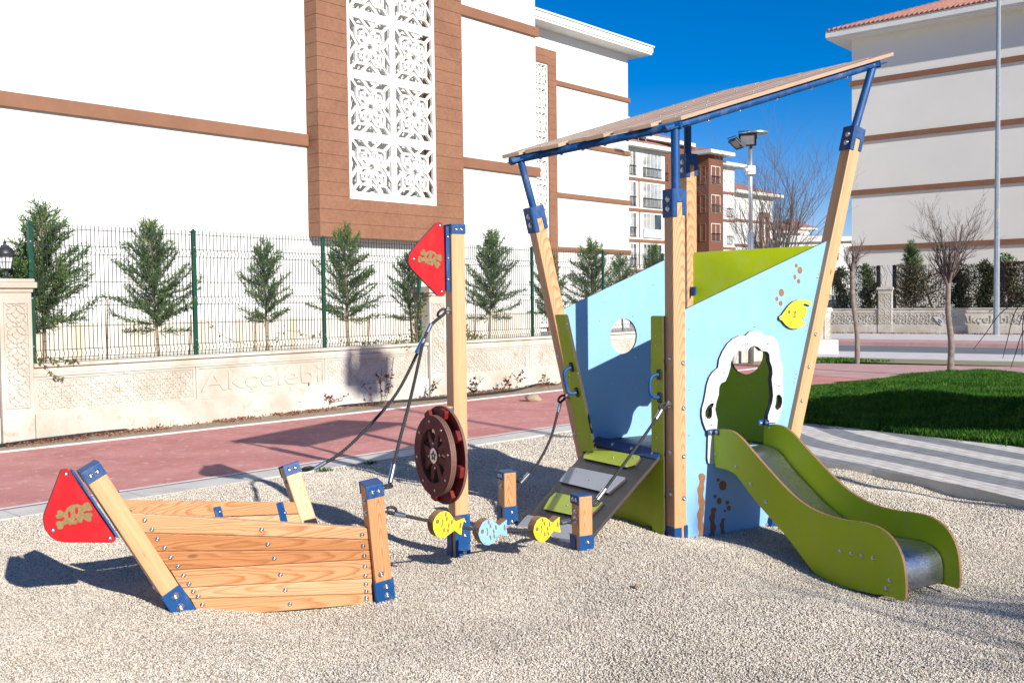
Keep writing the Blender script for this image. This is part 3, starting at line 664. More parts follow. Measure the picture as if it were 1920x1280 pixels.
# ================================================ WIRE FENCES
def wire_fence(name, label, P, posts, zb, zt, mt_post, off, pw=.05, step=.055, gap=None, wire=.0072, folds=(.12, .75, 1.38)):
    t = thing(name, label, 'fence', P.M @ Vector((posts[0], 0, 0)), 'welded wire fences')
    for a in posts:
        mb = MB(); mb.box(a-pw/2, a+pw/2, zb, zt, off-pw/2, off+pw/2, P.M)
        o = mb.build('post', mt_post, t, bevel=.004)
        mb = MB(); mb.box(a-pw*.62, a+pw*.62, zt, zt+.02, off-pw*.62, off+pw*.62, P.M)
        b = len(mb.v); mb.add([(a-pw*.5, zt+.02, off-pw*.5), (a+pw*.5, zt+.02, off-pw*.5), (a+pw*.5, zt+.02, off+pw*.5), (a-pw*.5, zt+.02, off+pw*.5), (a, zt+.055, off)], [(0, 1, 4), (1, 2, 4), (2, 3, 4), (3, 0, 4), (0, 1, 2, 3)], P.M)
        mb.build('post_cap', mt_post, o)
        mb = MB()
        for z in (zb+.22, zb+.8, zt-.2):
            mb = MB(); mb.lathe([(.014, 0), (.012, .006), (.0, .008)], 8, P.M @ T(a, z, off+pw/2)); mb.build('bolt', M_['steel'], o)
    for i in range(len(posts)-1):
        p, q = posts[i]+pw/2, posts[i+1]-pw/2
        if gap and gap(p, q): continue
        mb = MB(); h = zt-.06-zb; prof = [(zb+.02, 0)]; hz = [zb+.04]
        for f in folds:
            z = zb+f*h/1.6; prof += [(z-.05, 0), (z, .03), (z+.05, 0)]; hz += [z-.05, z+.05]
        prof.append((zt+.03, 0)); hz += [zb+h*.28, zb+h*.62, zt-.03]; hz = sorted(hz)
        x = p+.01; r = wire/2
        while x < q:
            vs = []
            for z, d in prof: vs += [(x-r, z, off+d-r), (x+r, z, off+d-r), (x+r, z, off+d+r), (x-r, z, off+d+r)]
            fs = []
            for k in range(len(prof)-1):
                for c in range(4): fs.append((k*4+c, k*4+(c+1) % 4, k*4+4+(c+1) % 4, k*4+4+c))
            mb.add(vs, fs, P.M); x += step
        for z in hz: mb.box(p, q, z-r*1.1, z+r*1.1, off+r, off+r*3, P.M)
        mb.build('wire_panel', M_['wire'], t, fix=False)
    return t
FO = -.12
fp = Plane(WP.o+WP.n*FO, WD); fx = lambda x, y=560: fp.px(x, y)[0]
postsL = [fx(59), fx(365), fx(607), fx(786)]
postsR = [fx(852), fx(998), fx(1131), fx(1243), fx(1340), fx(1420), fx(1490)]
wire_fence('wire_fence', 'green wire mesh fence on the cream wall, from the lamp pillar to the mast', fp, postsL, .9, 2.58, M_['fence_green'], 0)
wire_fence('wire_fence', 'green wire mesh fence on the cream wall, behind the play tower', fp, postsR, .9, 2.58, M_['fence_green'], 0)
wire_fence('wire_fence', 'short piece of green wire fence left of the lamp pillar', fp, [postsL[0]-3.2, postsL[0]-.62], .9, 2.58, M_['fence_green'], 0)
fr = Plane(WR.o-WR.n*.12, RWD); rx = lambda x, y=560: fr.px(x, y)[0]
wire_fence('wire_fence', 'dark wire fence overgrown with dry creeper, right of the pillar across the road', fr, [rx(1677), rx(1778), rx(1880), rx(1990)], 1.05, 2.9, M_['dark_paint'], 0, .14, .1, wire=.012)
wire_fence('wire_fence', 'dark wire fence across the road, left of its pillar', fr, [rx(1540), rx(1597), rx(1647)], 1.05, 2.9, M_['dark_paint'], 0, .14, .1, wire=.012)
# ================================================ BUILDINGS
def window_part(par, P, x0, x1, z0, z1, off, fr_m, glass, rail=False, bars_=1, ft=.07):
    mb = MB(); mb.prism([[(x0, z0), (x1, z0), (x1, z1), (x0, z1)], [(x0+ft, z0+ft), (x0+ft, z1-ft), (x1-ft, z1-ft), (x1-ft, z0+ft)]], off-.05, off+.03, P.M)
    for k in range(1, bars_+1):
        x = x0+(x1-x0)*k/(bars_+1); mb.box(x-ft*.4, x+ft*.4, z0+ft, z1-ft, off-.04, off+.02, P.M)
    o = mb.build('window', fr_m, par)
    mb = MB(); mb.box(x0+ft, x1-ft, z0+ft, z1-ft, off-.06, off-.03, P.M); mb.build('pane', glass, o)
    if rail:
        mb = MB(); h = min(.9, (z1-z0)*.42); mb.box(x0, x1, z0+h, z0+h+.05, off+.06, off+.11, P.M); mb.box(x0, x1, z0+.05, z0+.09, off+.06, off+.11, P.M)
        n = int((x1-x0)/.16)
        for k in range(n+1): x = x0+(x1-x0)*k/n; mb.box(x-.012, x+.012, z0+.05, z0+h, off+.07, off+.095, P.M)
        mb.build('railing', M_['dark_paint'], o)
    return o
def lattice(par, P, x0, x1, z0, z1, cols, off, th, bw, name='lattice_screen'):
    s = (x1-x0)/cols; n = int((z1-z0)/s)+1; mb = MB()
    for r in range(n):
        for c in range(cols):
            X = x0+c*s; Z = z0+r*s; sg = []
            q = lambda a, b: (X+a*s, Z+b*s)
            sg += [(q(.06, .06), q(.24, .24)), (q(.94, .06), q(.76, .24)), (q(.06, .94), q(.24, .76)), (q(.94, .94), q(.76, .76))]
            for (a, b, c_, d, e, f_) in ((.3, .06, .5, .22, .7, .06), (.3, .94, .5, .78, .7, .94)):
                sg += [(q(a, b), q(c_, d)), (q(c_, d), q(e, f_)), (q(b, a), q(d, c_)), (q(d, c_), q(f_, e))]
            sq = [q(.2, .2), q(.38, .2), q(.5, .32), q(.62, .2), q(.8, .2), q(.8, .38), q(.68, .5), q(.8, .62), q(.8, .8), q(.62, .8), q(.5, .68), q(.38, .8), q(.2, .8), q(.2, .62), q(.32, .5), q(.2, .38)]
            for i in range(16): sg.append((sq[i], sq[(i+1) % 16]))
            for k in range(8):
                an = k*math.pi/4+math.pi/8; pt = []
                for rr, da in ((.07, 0), (.2, .28), (.30, 0), (.2, -.28)):
                    pt.append(q(.5+rr*math.cos(an+da), .5+rr*math.sin(an+da)))
                for i in range(4): sg.append((pt[i], pt[(i+1) % 4]))
            for (cx, cy) in ((.29, .29), (.71, .29), (.29, .71), (.71, .71)):
                ux = .09 if cx < .5 else -.09; uy = .09 if cy < .5 else -.09
                sg += [(q(cx, cy), q(cx+ux, cy)), (q(cx, cy), q(cx, cy+uy))]
            bars(mb, P.M, sg, bw, off-th, off)
    for r in range(n+1): mb.box(x0, x1, z0+r*s-s*.07, z0+r*s+s*.07, off-th-.004, off+.004, P.M)
    for c in range(cols+1): mb.box(x0+c*s-s*.06, x0+c*s+s*.06, z0, z0+n*s, off-th-.006, off+.006, P.M)
    return mb.build(name, M_['lattice'], par, fix=False)
def grooved(par, P, x0, x1, z0, z1, o0, o1, name, holes=None, pitch=.36):
    """board cladding: courses with a small shadow gap"""
    mb = MB(); z = z0
    while z < z1:
        e = min(z+pitch-.012, z1); mb.box(x0, x1, z, e, o0, o1, P.M); mb.box(x0+.01, x1-.01, e, min(e+.012, z1), o0, o1-.012, P.M); z += pitch
    return mb.build(name, M_['siding'], par)
# --- building 1
b1 = DY(870, 300, 26); b1.z = 0; B1 = Plane(b1, WD)
bx = lambda x, y=300, off=0: B1.px(x, y, off)[0]; bz = lambda x, y, off=0: B1.px(x, y, off)[1]
t = thing('apartment_building', 'large white building on the left with brown framed lattice screen, nearest to the fence', 'building', B1.M @ Vector((0, 0, 0)), 'white apartment buildings with brown bands')
cR = bx(1006); mb = MB(); mb.box(bx(-900), cR, 0, 22, -11, 0, B1.M); mb.build('wall', M_['stucco'], t)
mb = MB(); mb.box(bx(-900)-.02, cR+.03, .5, bz(870, 609)+0*1, -11.03, .045, B1.M); 
zpl = B1.px(200, 604)[1]
mb = MB(); mb.box(bx(-900), cR+.03, .5, zpl, -11.03, .045, B1.M); mb.build('stone_plinth', M_['stone'], t)
FO1 = .42; xl, xr = B1.px(598, 300, FO1)[0], B1.px(869, 300, FO1)[0]; zb = B1.px(700, 447, FO1)[1]
il, ir = B1.px(655, 300, FO1)[0], B1.px(818, 300, FO1)[0]; iz = B1.px(700, 376, FO1)[1]
fr1 = grooved(t, B1, xl, il, zb, 22, 0, FO1, 'frame_side', pitch=.30); grooved(t, B1, ir, xr, zb, 22, 0, FO1, 'frame_side', pitch=.30); grooved(t, B1, il, ir, zb, iz, 0, FO1, 'frame_sill', pitch=.30)
ix0 = bx(654, 300, .2); ts = (ir-il)/2
lattice(t, B1, il, ir, iz+.08, 22, 2, .40, .07, .056)
z0 = bz(870, 313, .08); z1 = bz(870, 294, .08); zz0 = bz(870, 28.5, .08)
storey = zz0-z0
for k in range(3):
    if k == 0 or True:
        for p, q in ((bx(-900), xl), (xr, cR+.08)):
            mb = MB(); mb.box(p, q, z0+k*storey, z1+k*storey, 0, .08, B1.M)
            mb.build('storey_band', M_['trim'], t, bevel=.01)
# --- building 2
b2 = DY(1178, 280, 58); b2.z = 0; B2 = Plane(b2, WD)
t = thing('apartment_building', 'white building behind the first one, with projecting eaves and a narrow brown framed lattice', 'building', b2, 'white apartment buildings with brown bands')
x0, x1 = B2.px(800, 280)[0], 0.0; ze = B2.px(1178, 104)[1]
mb = MB(); mb.box(x0, x1, 0, ze, -12, 0, B2.M); mb.build('wall', M_['stucco'], t)
for y in (188, 288, 380, 473):
    zc = B2.px(1178, y, .1)[1]; mb = MB(); mb.box(x0, x1+.1, zc-.12, zc+.12, 0, .1, B2.M); mb.box(x1, x1+.1, zc-.12, zc+.12, -3, 0, B2.M); mb.build('storey_band', M_['trim'], t)
fxr = B2.px(1045, 300, .3)[0]; fxi = B2.px(1030, 300, .3)[0]; zt = B2.px(1045, 98, .3)[1]; zti = B2.px(1030, 121, .3)[1]
grooved(t, B2, fxi, fxr, 0, zt, 0, .3, 'frame_side', pitch=.36); grooved(t, B2, fxi-5, fxi, zti, zt, 0, .3, 'frame_head', pitch=.36)
s2 = 1.22; nn = int(zti/s2); lattice(t, B2, fxi-2*s2, fxi, zti-(nn)*s2, zti-.5*s2, 2, .22, .12, .05)
mb = MB(); mb.box(x0, x1+1.0, ze, ze+.12, -12.8, 1.0, B2.M); mb.box(x0, x1+1.05, ze+.12, ze+.42, -12.85, 1.05, B2.M); mb.box(x0, x1+1.12, ze+.42, ze+.5, -12.9, 1.12, B2.M); mb.build('eaves', M_['cornice'], t)
mb = MB(); e = ze+.5; mb.add([(x0, e, 1.1), (x1+1.1, e, 1.1), (x1+1.1, e, -12.9), (x0, e, -12.9), (x0, e+2.2, -5.9), (x1-6, e+2.2, -5.9)], [(0, 1, 5, 4), (1, 2, 5), (2, 3, 4, 5), (0, 4, 3), (0, 3, 2, 1)], B2.M); mb.build('roof', M_['tile'], t)
# --- building 3, balconies and brown tower
D3 = Vector((.70, .714, 0)).normalized(); b3 = DY(1180, 400, 96); b3.z = 0; B3 = Plane(b3, D3)
X3 = lambda x, off=0: B3.px(x, 400, off)[0]; Z3 = lambda x, y, off=0: B3.px(x, y, off)[1]
t = thing('apartment_building', 'distant apartment block with glazed balconies, red roofs and a brown stair tower', 'building', b3, 'distant apartment blocks')
ze3 = Z3(1183, 272); zw = ze3-.2
xa, xb, xc, xd, xe = X3(1150), X3(1247), X3(1306), X3(1329, 1.3), X3(1356, 1.3)
mb = MB(); mb.box(xa, xb, 0, zw, -10, 0, B3.M); mb.box(xc-.9, xc, 0, zw-.3, -10, -.1, B3.M); mb.box(xe-.1, X3(1374), 0, Z3(1374, 315), -9, 0.2, B3.M); mb.build('wall', M_['stucco'], t)
mb = MB(); mb.box(xb, xc-.9, 0, zw+1.2, -10, -.8, B3.M); mb.box(xd, xe, 0, Z3(1340, 291, 1.3), -8, 1.3, B3.M); mb.build('stair_tower', M_['trim_dark'], t)
st = Z3(1183, 335)-Z3(1183, 393)
for k in range(4):
    zc = Z3(1183, 335)-k*st; 
    for a_, b_, c_, d_, e_, f_ in ((xa, xb+.05, zc-.12, zc+.16, 0, .1), (xc-.9, xc+.05, zc-.12, zc+.16, -.1, 0), (xe, X3(1374)+.1, zc-.4, zc-.15, .2, .3)):
        mb = MB(); mb.box(a_, b_, c_, d_, e_, f_, B3.M); mb.build('storey_band', M_['trim'], t)
    zf = zc+.35
    window_part(t, B3, X3(1180), X3(1192.5), zf, zf+2.35, .03, M_['cornice'], M_['glass_dark'], True, 1)
    gl = (M_['curtain'], M_['curtain'], M_['stucco'], M_['glass_dark'])[k]
    window_part(t, B3, X3(1205), X3(1240), zf-.05, zf+2.35, .03, M_['cornice'], gl, k != 2, 4)
    if k == 2:
        mb = MB(); mb.box(X3(1205), X3(1240), zf, zf+.85, .1, .16, B3.M); mb.build('balcony_sheet', M_['curtain'], t)
        mb = MB(); mb.box(X3(1227), X3(1239), zf+.9, zf+2.3, .04, .07, B3.M); mb.build('door', M_['glass_dark'], t)
    mb = MB(); mb.box(X3(1198)-.05, X3(1198)+.05, zc-st+.3, zc-.1, 0, .07, B3.M); mb.build('downpipe', M_['trim'], t)
    zt = Z3(1340, 399, 1.3)+(1-k)*st
    window_part(t, B3, X3(1333, 1.3), X3(1350, 1.3), zt, zt+1.85, 1.32, M_['cornice'], M_['curtain'], True, 1)
    mb = MB(); dl = Plane(B3.M @ Vector((xd, 0, 1.3)), -B3.n); 
    window_part(t, dl, (.35 if dl.ex.dot(-B3.n) > 0 else -1.0), (1.05 if dl.ex.dot(-B3.n) > 0 else -.35), zt, zt+1.85, .02, M_['trim'], M_['glass_dark'], False, 0)
    window_part(t, B3, xb+.5, xb+1.6, zf, zf+1.8, -.77, M_['trim'], M_['glass_dark'], True, 0)
    window_part(t, B3, X3(1359), X3(1369), zc-st+.1, zc-.5, .22, M_['cornice'], M_['curtain'] if k % 2 else M_['glass_dark'], True, 1)
def roof_slab(par, P, x0, x1, o0, o1, z, rise, th=.35):
    mb = MB(); mb.box(x0, x1, z-th, z, o0, o1, P.M); mb.build('eaves', M_['cornice'], par)
    mb = MB(); m = (o0+o1)/2; h = min((x1-x0)/2-.1, (o1-o0)/2)
    mb.add([(x0, z, o1), (x1, z, o1), (x1, z, o0), (x0, z, o0), (x0+h, z+rise, m), (x1-h, z+rise, m)], [(0, 1, 5, 4), (1, 2, 5), (2, 3, 4, 5), (3, 0, 4), (0, 3, 2, 1)], P.M); mb.build('roof', M_['tile'], par)
roof_slab(t, B3, xa-3, xb+.9, -9, .9, zw+.35, 2.0)
roof_slab(t, B3, xb-5, xc+.2, -9, -.2, zw+1.5, 1.6)
roof_slab(t, B3, xd-.9, xe+.9, -8, 2.2, Z3(1340, 291, 1.3)+.35, 1.1)
roof_slab(t, B3, xe-2, X3(1386), -8, 1.0, Z3(1374, 315)+.35, 1.0)
mb = MB(); mb.box(X3(1232), X3(1243), zw, zw+4.0, -5, -4, B3.M); mb.build('chimney', M_['stucco'], t)
mb = MB(); mb.box(X3(1186), X3(1225), zw, zw+2.5, -5, -3, B3.M); mb.build('dormer', M_['stucco'], t)
for x in (1197, 1211):
    q = DY(x, 249, 97.5); mb = MB(); mb.lathe([(.02, -.12), (.3, -.06), (.5, .05), (.47, .06), (.28, -.03), (.02, -.08)], 16, T(*q) @ Matrix.Rotation(R_(75), 4, 'X') @ Matrix.Rotation(R_(20), 4, 'Y')); mb.tube([(q.x, q.y+.1, q.z-1.6), (q.x, q.y+.1, q.z)], .05, 6)
    tag(mb.build('satellite_dish', M_['galv_paint'], None, smooth=False), 'grey satellite dish on the distant red roof, %s of the pair' % ('left' if x < 1200 else 'right'), 'dish', 'rooftop dishes')
# --- building 4
b4 = DY(1374, 400, 125); b4.z = 0; B4 = Plane(b4, D3)
t = thing('apartment_building', 'white gabled block behind the floodlight pole, farther than the balcony block', 'building', b4, 'distant apartment blocks')
X4 = lambda x: B4.px(x, 420)[0]; ze4 = B4.px(1374, 362)[1]
mb = MB(); mb.box(X4(1374), X4(1449), 0, ze4, -12, 0, B4.M); mb.build('wall', M_['stucco'], t)
roof_slab(t, B4, X4(1368), X4(1449)+1, -13, 1, ze4+.35, 2.6)
for k in range(3):
    zc = ze4-3.3-k*3.1; mb = MB(); mb.box(X4(1374), X4(1449)+.1, zc-.15, zc+.15, 0, .15, B4.M); mb.build('storey_band', M_['trim'], t)
    window_part(t, B4, X4(1375.5), X4(1380.5), zc+.5, zc+2.6, .03, M_['cornice'], M_['glass_dark'], False, 0)
mb = MB(); mb.box(X4(1423), X4(1427.5), 0, B4.px(1423, 398)[1], 0, .35, B4.M); mb.box(X4(1435), X4(1439), 0, B4.px(1423, 398)[1], 0, .35, B4.M); mb.box(X4(1427.5), X4(1435), B4.px(1423, 407)[1], B4.px(1423, 398)[1], 0, .35, B4.M); mb.build('frame_side', M_['trim'], t)
mb = MB(); mb.box(X4(1397), X4(1406), ze4, ze4+2.9, -4, -3, B4.M); mb.box(X4(1397)-.15, X4(1406)+.15, ze4+2.9, ze4+3.1, -4.15, -2.85, B4.M); mb.build('chimney', M_['stucco'], t)
# --- far low houses
D5 = Vector((1, .25, 0)).normalized()
for i, (xa_, xb_, yr, yb, Yd, lab) in enumerate(((1448, 1500, 437, 470, 170, 'far house with red roof left of the leaning right post'), (1478, 1535, 447, 475, 140, 'low cream house with flat eaves in front of the far red roofs'), (1488, 1518, 431, 445, 185, 'farthest small house, its red roof just above the others'))):
    b = DY(xa_, 460, Yd); b.z = 0; P = Plane(b, D5); t = thing('house', lab, 'house', b, 'far houses'); x1 = P.px(xb_, 460)[0]; z = P.px(xa_, yr)[1]
    mb = MB(); mb.box(0, x1, 0, z, -9, 0, P.M); mb.build('wall', M_['cornice'] if i == 1 else M_['stucco'], t)
    roof_slab(t, P, -1, x1+1, -10, 1, z+.3, 2.2 if i != 1 else .6, .3)
    for k in range(3):
        a = x1*(.15+.27*k); window_part(t, P, a, a+x1*.13, z-2.4, z-.9, .03, M_['cornice'], M_['glass_dark'], False, 1)
b6 = DY(1560, 500, 110); b6.z = 0; P = Plane(b6, Vector((1, -.2, 0)))
t = thing('apartment_building', 'pale block with small windows in the gap between the leaning post and the grey building', 'building', b6, 'distant apartment blocks')
x1 = P.px(1640, 500)[0]; z = P.px(1590, 452)[1]; mb = MB(); mb.box(-6, x1, 0, z, -10, 0, P.M); mb.build('wall', M_['cornice'], t)
mb = MB(); mb.box(-6.4, x1+.4, z, z+.5, -10.4, .4, P.M); mb.build('eaves', M_['stucco'], t)
for k in range(4):
    for j in range(8): a = -4.5+j*1.45; window_part(t, P, a, a+.9, z-2.1-k*2.6, z-.6-k*2.6, .03, M_['stucco'], M_['glass_dark'], False, 1)
# --- right building
D7 = Vector((.764, -.646, 0)); b7 = DY(1597, 400, 53); b7.z = 0; B7 = Plane(b7, D7)
t = thing('apartment_building', 'tall grey white building on the right with thin brown bands and red tiled eaves', 'building', b7, 'white apartment buildings with brown bands')
ze = B7.px(1597, 76)[1]; mb = MB(); mb.box(0, 40, 0, ze, -14, 0, B7.M); mb.build('wall', M_['stucco_grey'], t)
for y in (157, 263, 362, 466):
    zc = B7.px(1597, y, .08)[1]; mb = MB(); mb.box(-.1, 40, zc-.13, zc+.13, 0, .1, B7.M); mb.box(-.1, 0, zc-.13, zc+.13, -14, 0, B7.M); mb.build('storey_band', M_['trim'], t)
EV = .95
mb = MB(); mb.box(-EV, 40, ze, ze+.1, -14-EV, EV, B7.M); mb.box(-EV-.06, 40, ze+.1, ze+.42, -14-EV-.06, EV+.06, B7.M); mb.build('eaves', M_['cornice'], t)
mb = MB(); e = ze+.42; h = 7.5; rs = 2.9
mb.add([(-EV-.1, e, EV+.1), (40, e, EV+.1), (40, e+rs, -7), (-EV-.1+h, e+rs, -7), (-EV-.1, e, -15), (40, e, -15)], [(0, 1, 2, 3), (0, 3, 4), (3, 2, 5, 4)], B7.M)
rf = mb.build('roof', M_['tile'], t, fix=False)
mb = MB(); k = -EV+.1
sl_ = rs/(EV+.1+7)
while k < 24:
    d1 = min(7, (k+EV)*1.0+.05); mb.tube([B7.M @ Vector((k, e+.03, EV+.12)), B7.M @ Vector((k, e+.03+sl_*d1, EV+.12-d1))], .085, 6); k += .24
mb.build('tile_course', M_['tile'], rf, smooth=True)
mb = MB()
for k in range(12):
    d = .35+k*.36
    mb.box(-EV+d, 40, e+sl_*d+.015, e+sl_*d+.055, EV+.1-d-.05, EV+.1-d, B7.M)
mb.build('tile_course', M_['trim_dark'], rf)
# ================================================ PLAY EQUIPMENT
UM = Vector((math.cos(R_(31.5)), math.sin(R_(31.5)), 0)); VM = Vector((-UM.y, UM.x, 0))
PHI = R_(28); U = Vector((math.cos(PHI), math.sin(PHI), 0)); V_ = Vector((-math.sin(PHI), math.cos(PHI), 0)); ZZ_ = Vector((0, 0, 1))
_b = MB(); _b.lathe([(.0, 0), (.0165, 0), (.0165, .002), (.0125, .0025), (.0118, .006), (.0085, .0095), (.0045, .0105), (.0042, .006), (.0, .006)], 12, None, 0)
BOLT = _b.mesh('bolt', M_['steel'], True)
_b = MB(); _b.lathe([(.0, 0), (.0075, 0), (.0065, .003), (.003, .0042), (.0, .0035)], 10, None, 0)
SCREW = _b.mesh('screw', M_['steel'], True)
def bolt(par, p, n, s=1.0, me=None, name='bolt'):
    n = Vector(n).normalized(); a = Vector((0, 0, 1)) if abs(n.z) < .8 else Vector((1, 0, 0)); x = a.cross(n).normalized(); y = n.cross(x)
    return link(name, me or BOLT, par, frame(Vector(p), x*s, y*s, n*s))
def screw(par, p, n, s=1.0): return bolt(par, p, n, s, SCREW, 'screw')
def board(par, P, poly, t0, t1, name, mt, bevel=.0025, zdir=None):
    """board drawn on plane P (a,b), thickness t0..t1 along the plane normal, local Z along its length"""
    c = Vector((sum(p[0] for p in poly)/len(poly), sum(p[1] for p in poly)/len(poly), (t0+t1)/2)); wc = P.M @ c
    z = (zdir if zdir is not None else P.ex).normalized(); x = P.ey if abs(z.dot(P.ey)) < .7 else P.ex; x = (x-z*x.dot(z)).normalized(); y = z.cross(x)
    Fm = frame(wc, x, y, z); mb = MB(); mb.prism([list(poly)], t0, t1, Fm.inverted() @ P.M)
    return mb.build(name, mt, par, Fm, bevel=bevel)
SZ = .0475
def post(par, base, top, name='post', mt='pine', xh=None, h=SZ):
    Fm = fr_z(base, top, xh or U); L = (Vector(top)-Vector(base)).length
    mb = MB(); mb.box(-h, h, -h, h, 0, L); o = mb.build(name, M_[mt], par, Fm, bevel=.006); o['_L'] = L; return o, Fm, L
def capU(o, Fm, L, side='y', fl=.055, bolts=2, h=SZ):
    """channel cap: top plate and two flanges; side = axis of the flanges"""
    mb = MB(); e = h+.0065; e2 = h+.002
    if side == 'y':
        mb.prism(rounded([(-e, -fl), (-e+.005, -fl), (-e+.005, .0035), (e-.005, .0035), (e-.005, -fl), (e, -fl), (e, .009), (-e, .009)], [0, 0, 0, 0, 0, 0, .008, .008], 3), -e2, e2, frame((0, 0, L), (0, 1, 0), (0, 0, 1), (1, 0, 0)))
        ns = [(-1)]; 
        for k in range(bolts): bolt(o, Fm @ Vector(((k-.5)*.036, -e, L-fl*.45)), Fm.to_3x3() @ Vector((0, -1, 0)), .8)
    else:
        mb.prism(rounded([(-e, -fl), (-e+.005, -fl), (-e+.005, .0035), (e-.005, .0035), (e-.005, -fl), (e, -fl), (e, .009), (-e, .009)], [0, 0, 0, 0, 0, 0, .008, .008], 3), -e2, e2, frame((0, 0, L), (1, 0, 0), (0, 0, 1), (0, -1, 0)))
        for k in range(bolts): bolt(o, Fm @ Vector((-e, (k-.5)*.036, L-fl*.45)), Fm.to_3x3() @ Vector((-1, 0, 0)), .8)
    return mb.build('post_cap', M_['blue_metal'], o, Fm, bevel=.002)
def footS(o, Fm, h0, h1, kind='front', h=SZ):
    """steel shoe: front = folded over the front and right faces with a loose strip on the left"""
    e = h+.006; mb = MB()
    if kind == 'front':
        mb.prism([(-e, -e), (e, -e), (e, h*.6), (e-.006, h*.6), (e-.006, -h-.0008), (-e, -h-.0008)], h0, h1)
        mb.prism([(-e-.001, -h*.15), (-h-.0008, -h*.15), (-h-.0008, e), (h*.2, e), (h*.2, e+.006), (-e-.001, e+.006)], h0, h1-.005)
    else:
        mb.prism([(-e, -e), (h*.1, -e), (h*.1, -h-.0008), (-h-.0008, -h-.0008), (-h-.0008, h), (-e, h)], h0, h1)
        mb.prism([(h*.55, -e-.001), (e, -e-.001), (e, h), (h+.0008, h), (h+.0008, -h-.0008), (h*.55, -h-.0008)], h0, h1+.01)
        for k in (.3, .75): bolt(o, Fm @ Vector((-e, -.005, h1*k+.012)), Fm.to_3x3() @ Vector((-1, 0, 0)), 1.0)
    return mb.build('post_shoe', M_['blue_metal'], o, Fm, bevel=.0015)
def plate(par, P, loops, t0, t1, face, edge, name, bevel=.0015):
    mb = MB(); mb.prism(loops, t0, t1, P.M, 0, 1); return mb.build(name, [M_[face], M_[edge]], par, None, bevel=bevel)
# ------------------------------------------------ emblem outlines
EMB = [(245, 430), (265, 408), (300, 398), (335, 400), (358, 415), (372, 408), (385, 395), (405, 392), (420, 405), (425, 425), (438, 440), (435, 460), (415, 465), (395, 458), (375, 462), (365, 472), (385, 480), (412, 476), (435, 482), (440, 500), (425, 515), (430, 535), (420, 548), (400, 546), (385, 530), (365, 515), (360, 545), (345, 548), (330, 538), (318, 552), (300, 556), (285, 545), (270, 560), (258, 542), (235, 545), (222, 560), (215, 578), (195, 580), (180, 568), (178, 550), (168, 535), (172, 518), (190, 512), (215, 520), (230, 505), (238, 492), (225, 485), (205, 492), (185, 498), (172, 485), (170, 465), (185, 460), (180, 440), (190, 430), (208, 430), (222, 445), (240, 452)]
EYE1 = ell(268, 473, 11, 28, 14); EYE2 = ell(322, 450, 12, 30, 14); NOSE = [(298, 527), (327, 520), (312, 502)]
def emblem(par, P, c, size, rot, t0):
    def tf(L):
        o = []
        for x, y in L:
            a = (x-305)/270*size; b = -(y-487)/270*size; o.append((c[0]+a*math.cos(rot)-b*math.sin(rot), c[1]+a*math.sin(rot)+b*math.cos(rot)))
        return o
    mb = MB(); mb.prism([tf(smoothpoly(EMB, 1)), tf(EYE1), tf(EYE2), tf(NOSE)], t0, t0+.0012, P.M); return mb.build('emblem', M_['engraved'], par)
# ================================================ BOAT
bB = G(349, 1155); nB = G(718, 1121); nT = DY(696, 906, 5.25); fT = DY(541, 872, 5.96); fB = Vector((-1.13, 5.90, -.02))
AX = Vector((math.cos(R_(34.4)), math.sin(R_(34.4)), 0)); BP = Plane(bB, AX)
boat = thing('play_boat', 'low wooden boat with slatted sides and a red skull pennant on the gravel at left', 'play boat', bB)
tp = BP.px(166, 876); bT = BP.M @ Vector((tp[0], tp[1], 0)); bdir = (bT-bB).normalized()
o, Fm, L = post(boat, bB-bdir*.12, bT, mt='glulam', xh=AX); capU(o, Fm, L, 'y', .06)
e = SZ+.006; mb = MB(); mb.prism([(-e, -e), (e, -e), (e, SZ), (e-.006, SZ), (e-.006, -SZ-.0008), (-SZ-.0008, -SZ-.0008), (-SZ-.0008, SZ), (-e, SZ)], 0, .12+.185); mb.build('post_shoe', M_['blue_metal'], o, Fm, bevel=.0015)
for k in (.08, .145): bolt(o, Fm @ Vector((.0+(k-.11)*.1, -e, .12+k)), Fm.to_3x3() @ Vector((0, -1, 0)), 1.25)
for k in (.3, .42, .55): bolt(o, Fm @ Vector((SZ, .0, L-k+.12)), Fm.to_3x3() @ Vector((1, 0, 0)), .9)
bolt(o, Fm @ Vector((-SZ, 0, .35)), Fm.to_3x3() @ Vector((-1, 0, 0)), .9)
# pennant
FL = lambda L, k=.2579, ox=60, oy=840: [BP.px(ox+x*k, oy+y*k) for x, y in L]
fl = plate(boat, BP, [FL([(205, 165), (215, 152), (240, 147), (262, 152), (275, 165), (290, 190), (604, 632), (606, 655), (598, 675), (578, 684), (230, 681), (180, 672), (130, 640), (95, 590), (80, 520), (84, 480)])], -.01, .01, 'hpl_red', 'hpl_core', 'pennant')
cc = BP.px(60+305*.2579, 840+487*.2579); sc_ = abs(BP.px(60+440*.2579, 960)[0]-BP.px(60+170*.2579, 960)[0]); emblem(fl, BP, cc, sc_, R_(0), .0102)
for x, y in ((247, 187), (152, 595), (566, 652)): q = FL([(x, y)])[0]; screw(fl, BP.M @ Vector((q[0], q[1], .01)), BP.n, 1.5)
mb = MB(); q0, q1 = FL([(285, 158)])[0], FL([(614, 640)])[0]; d = Vector((q1[0]-q0[0], q1[1]-q0[1])).normalized(); n = Vector((-d.y, d.x))
mb.prism([(q0[0]-n.x*.004, q0[1]-n.y*.004), (q1[0]-n.x*.004, q1[1]-n.y*.004), (q1[0]+n.x*.006, q1[1]+n.y*.006), (q0[0]+n.x*.006, q0[1]+n.y*.006)], -.03, .035, BP.M); mb.build('bracket', M_['blue_metal'], boat)
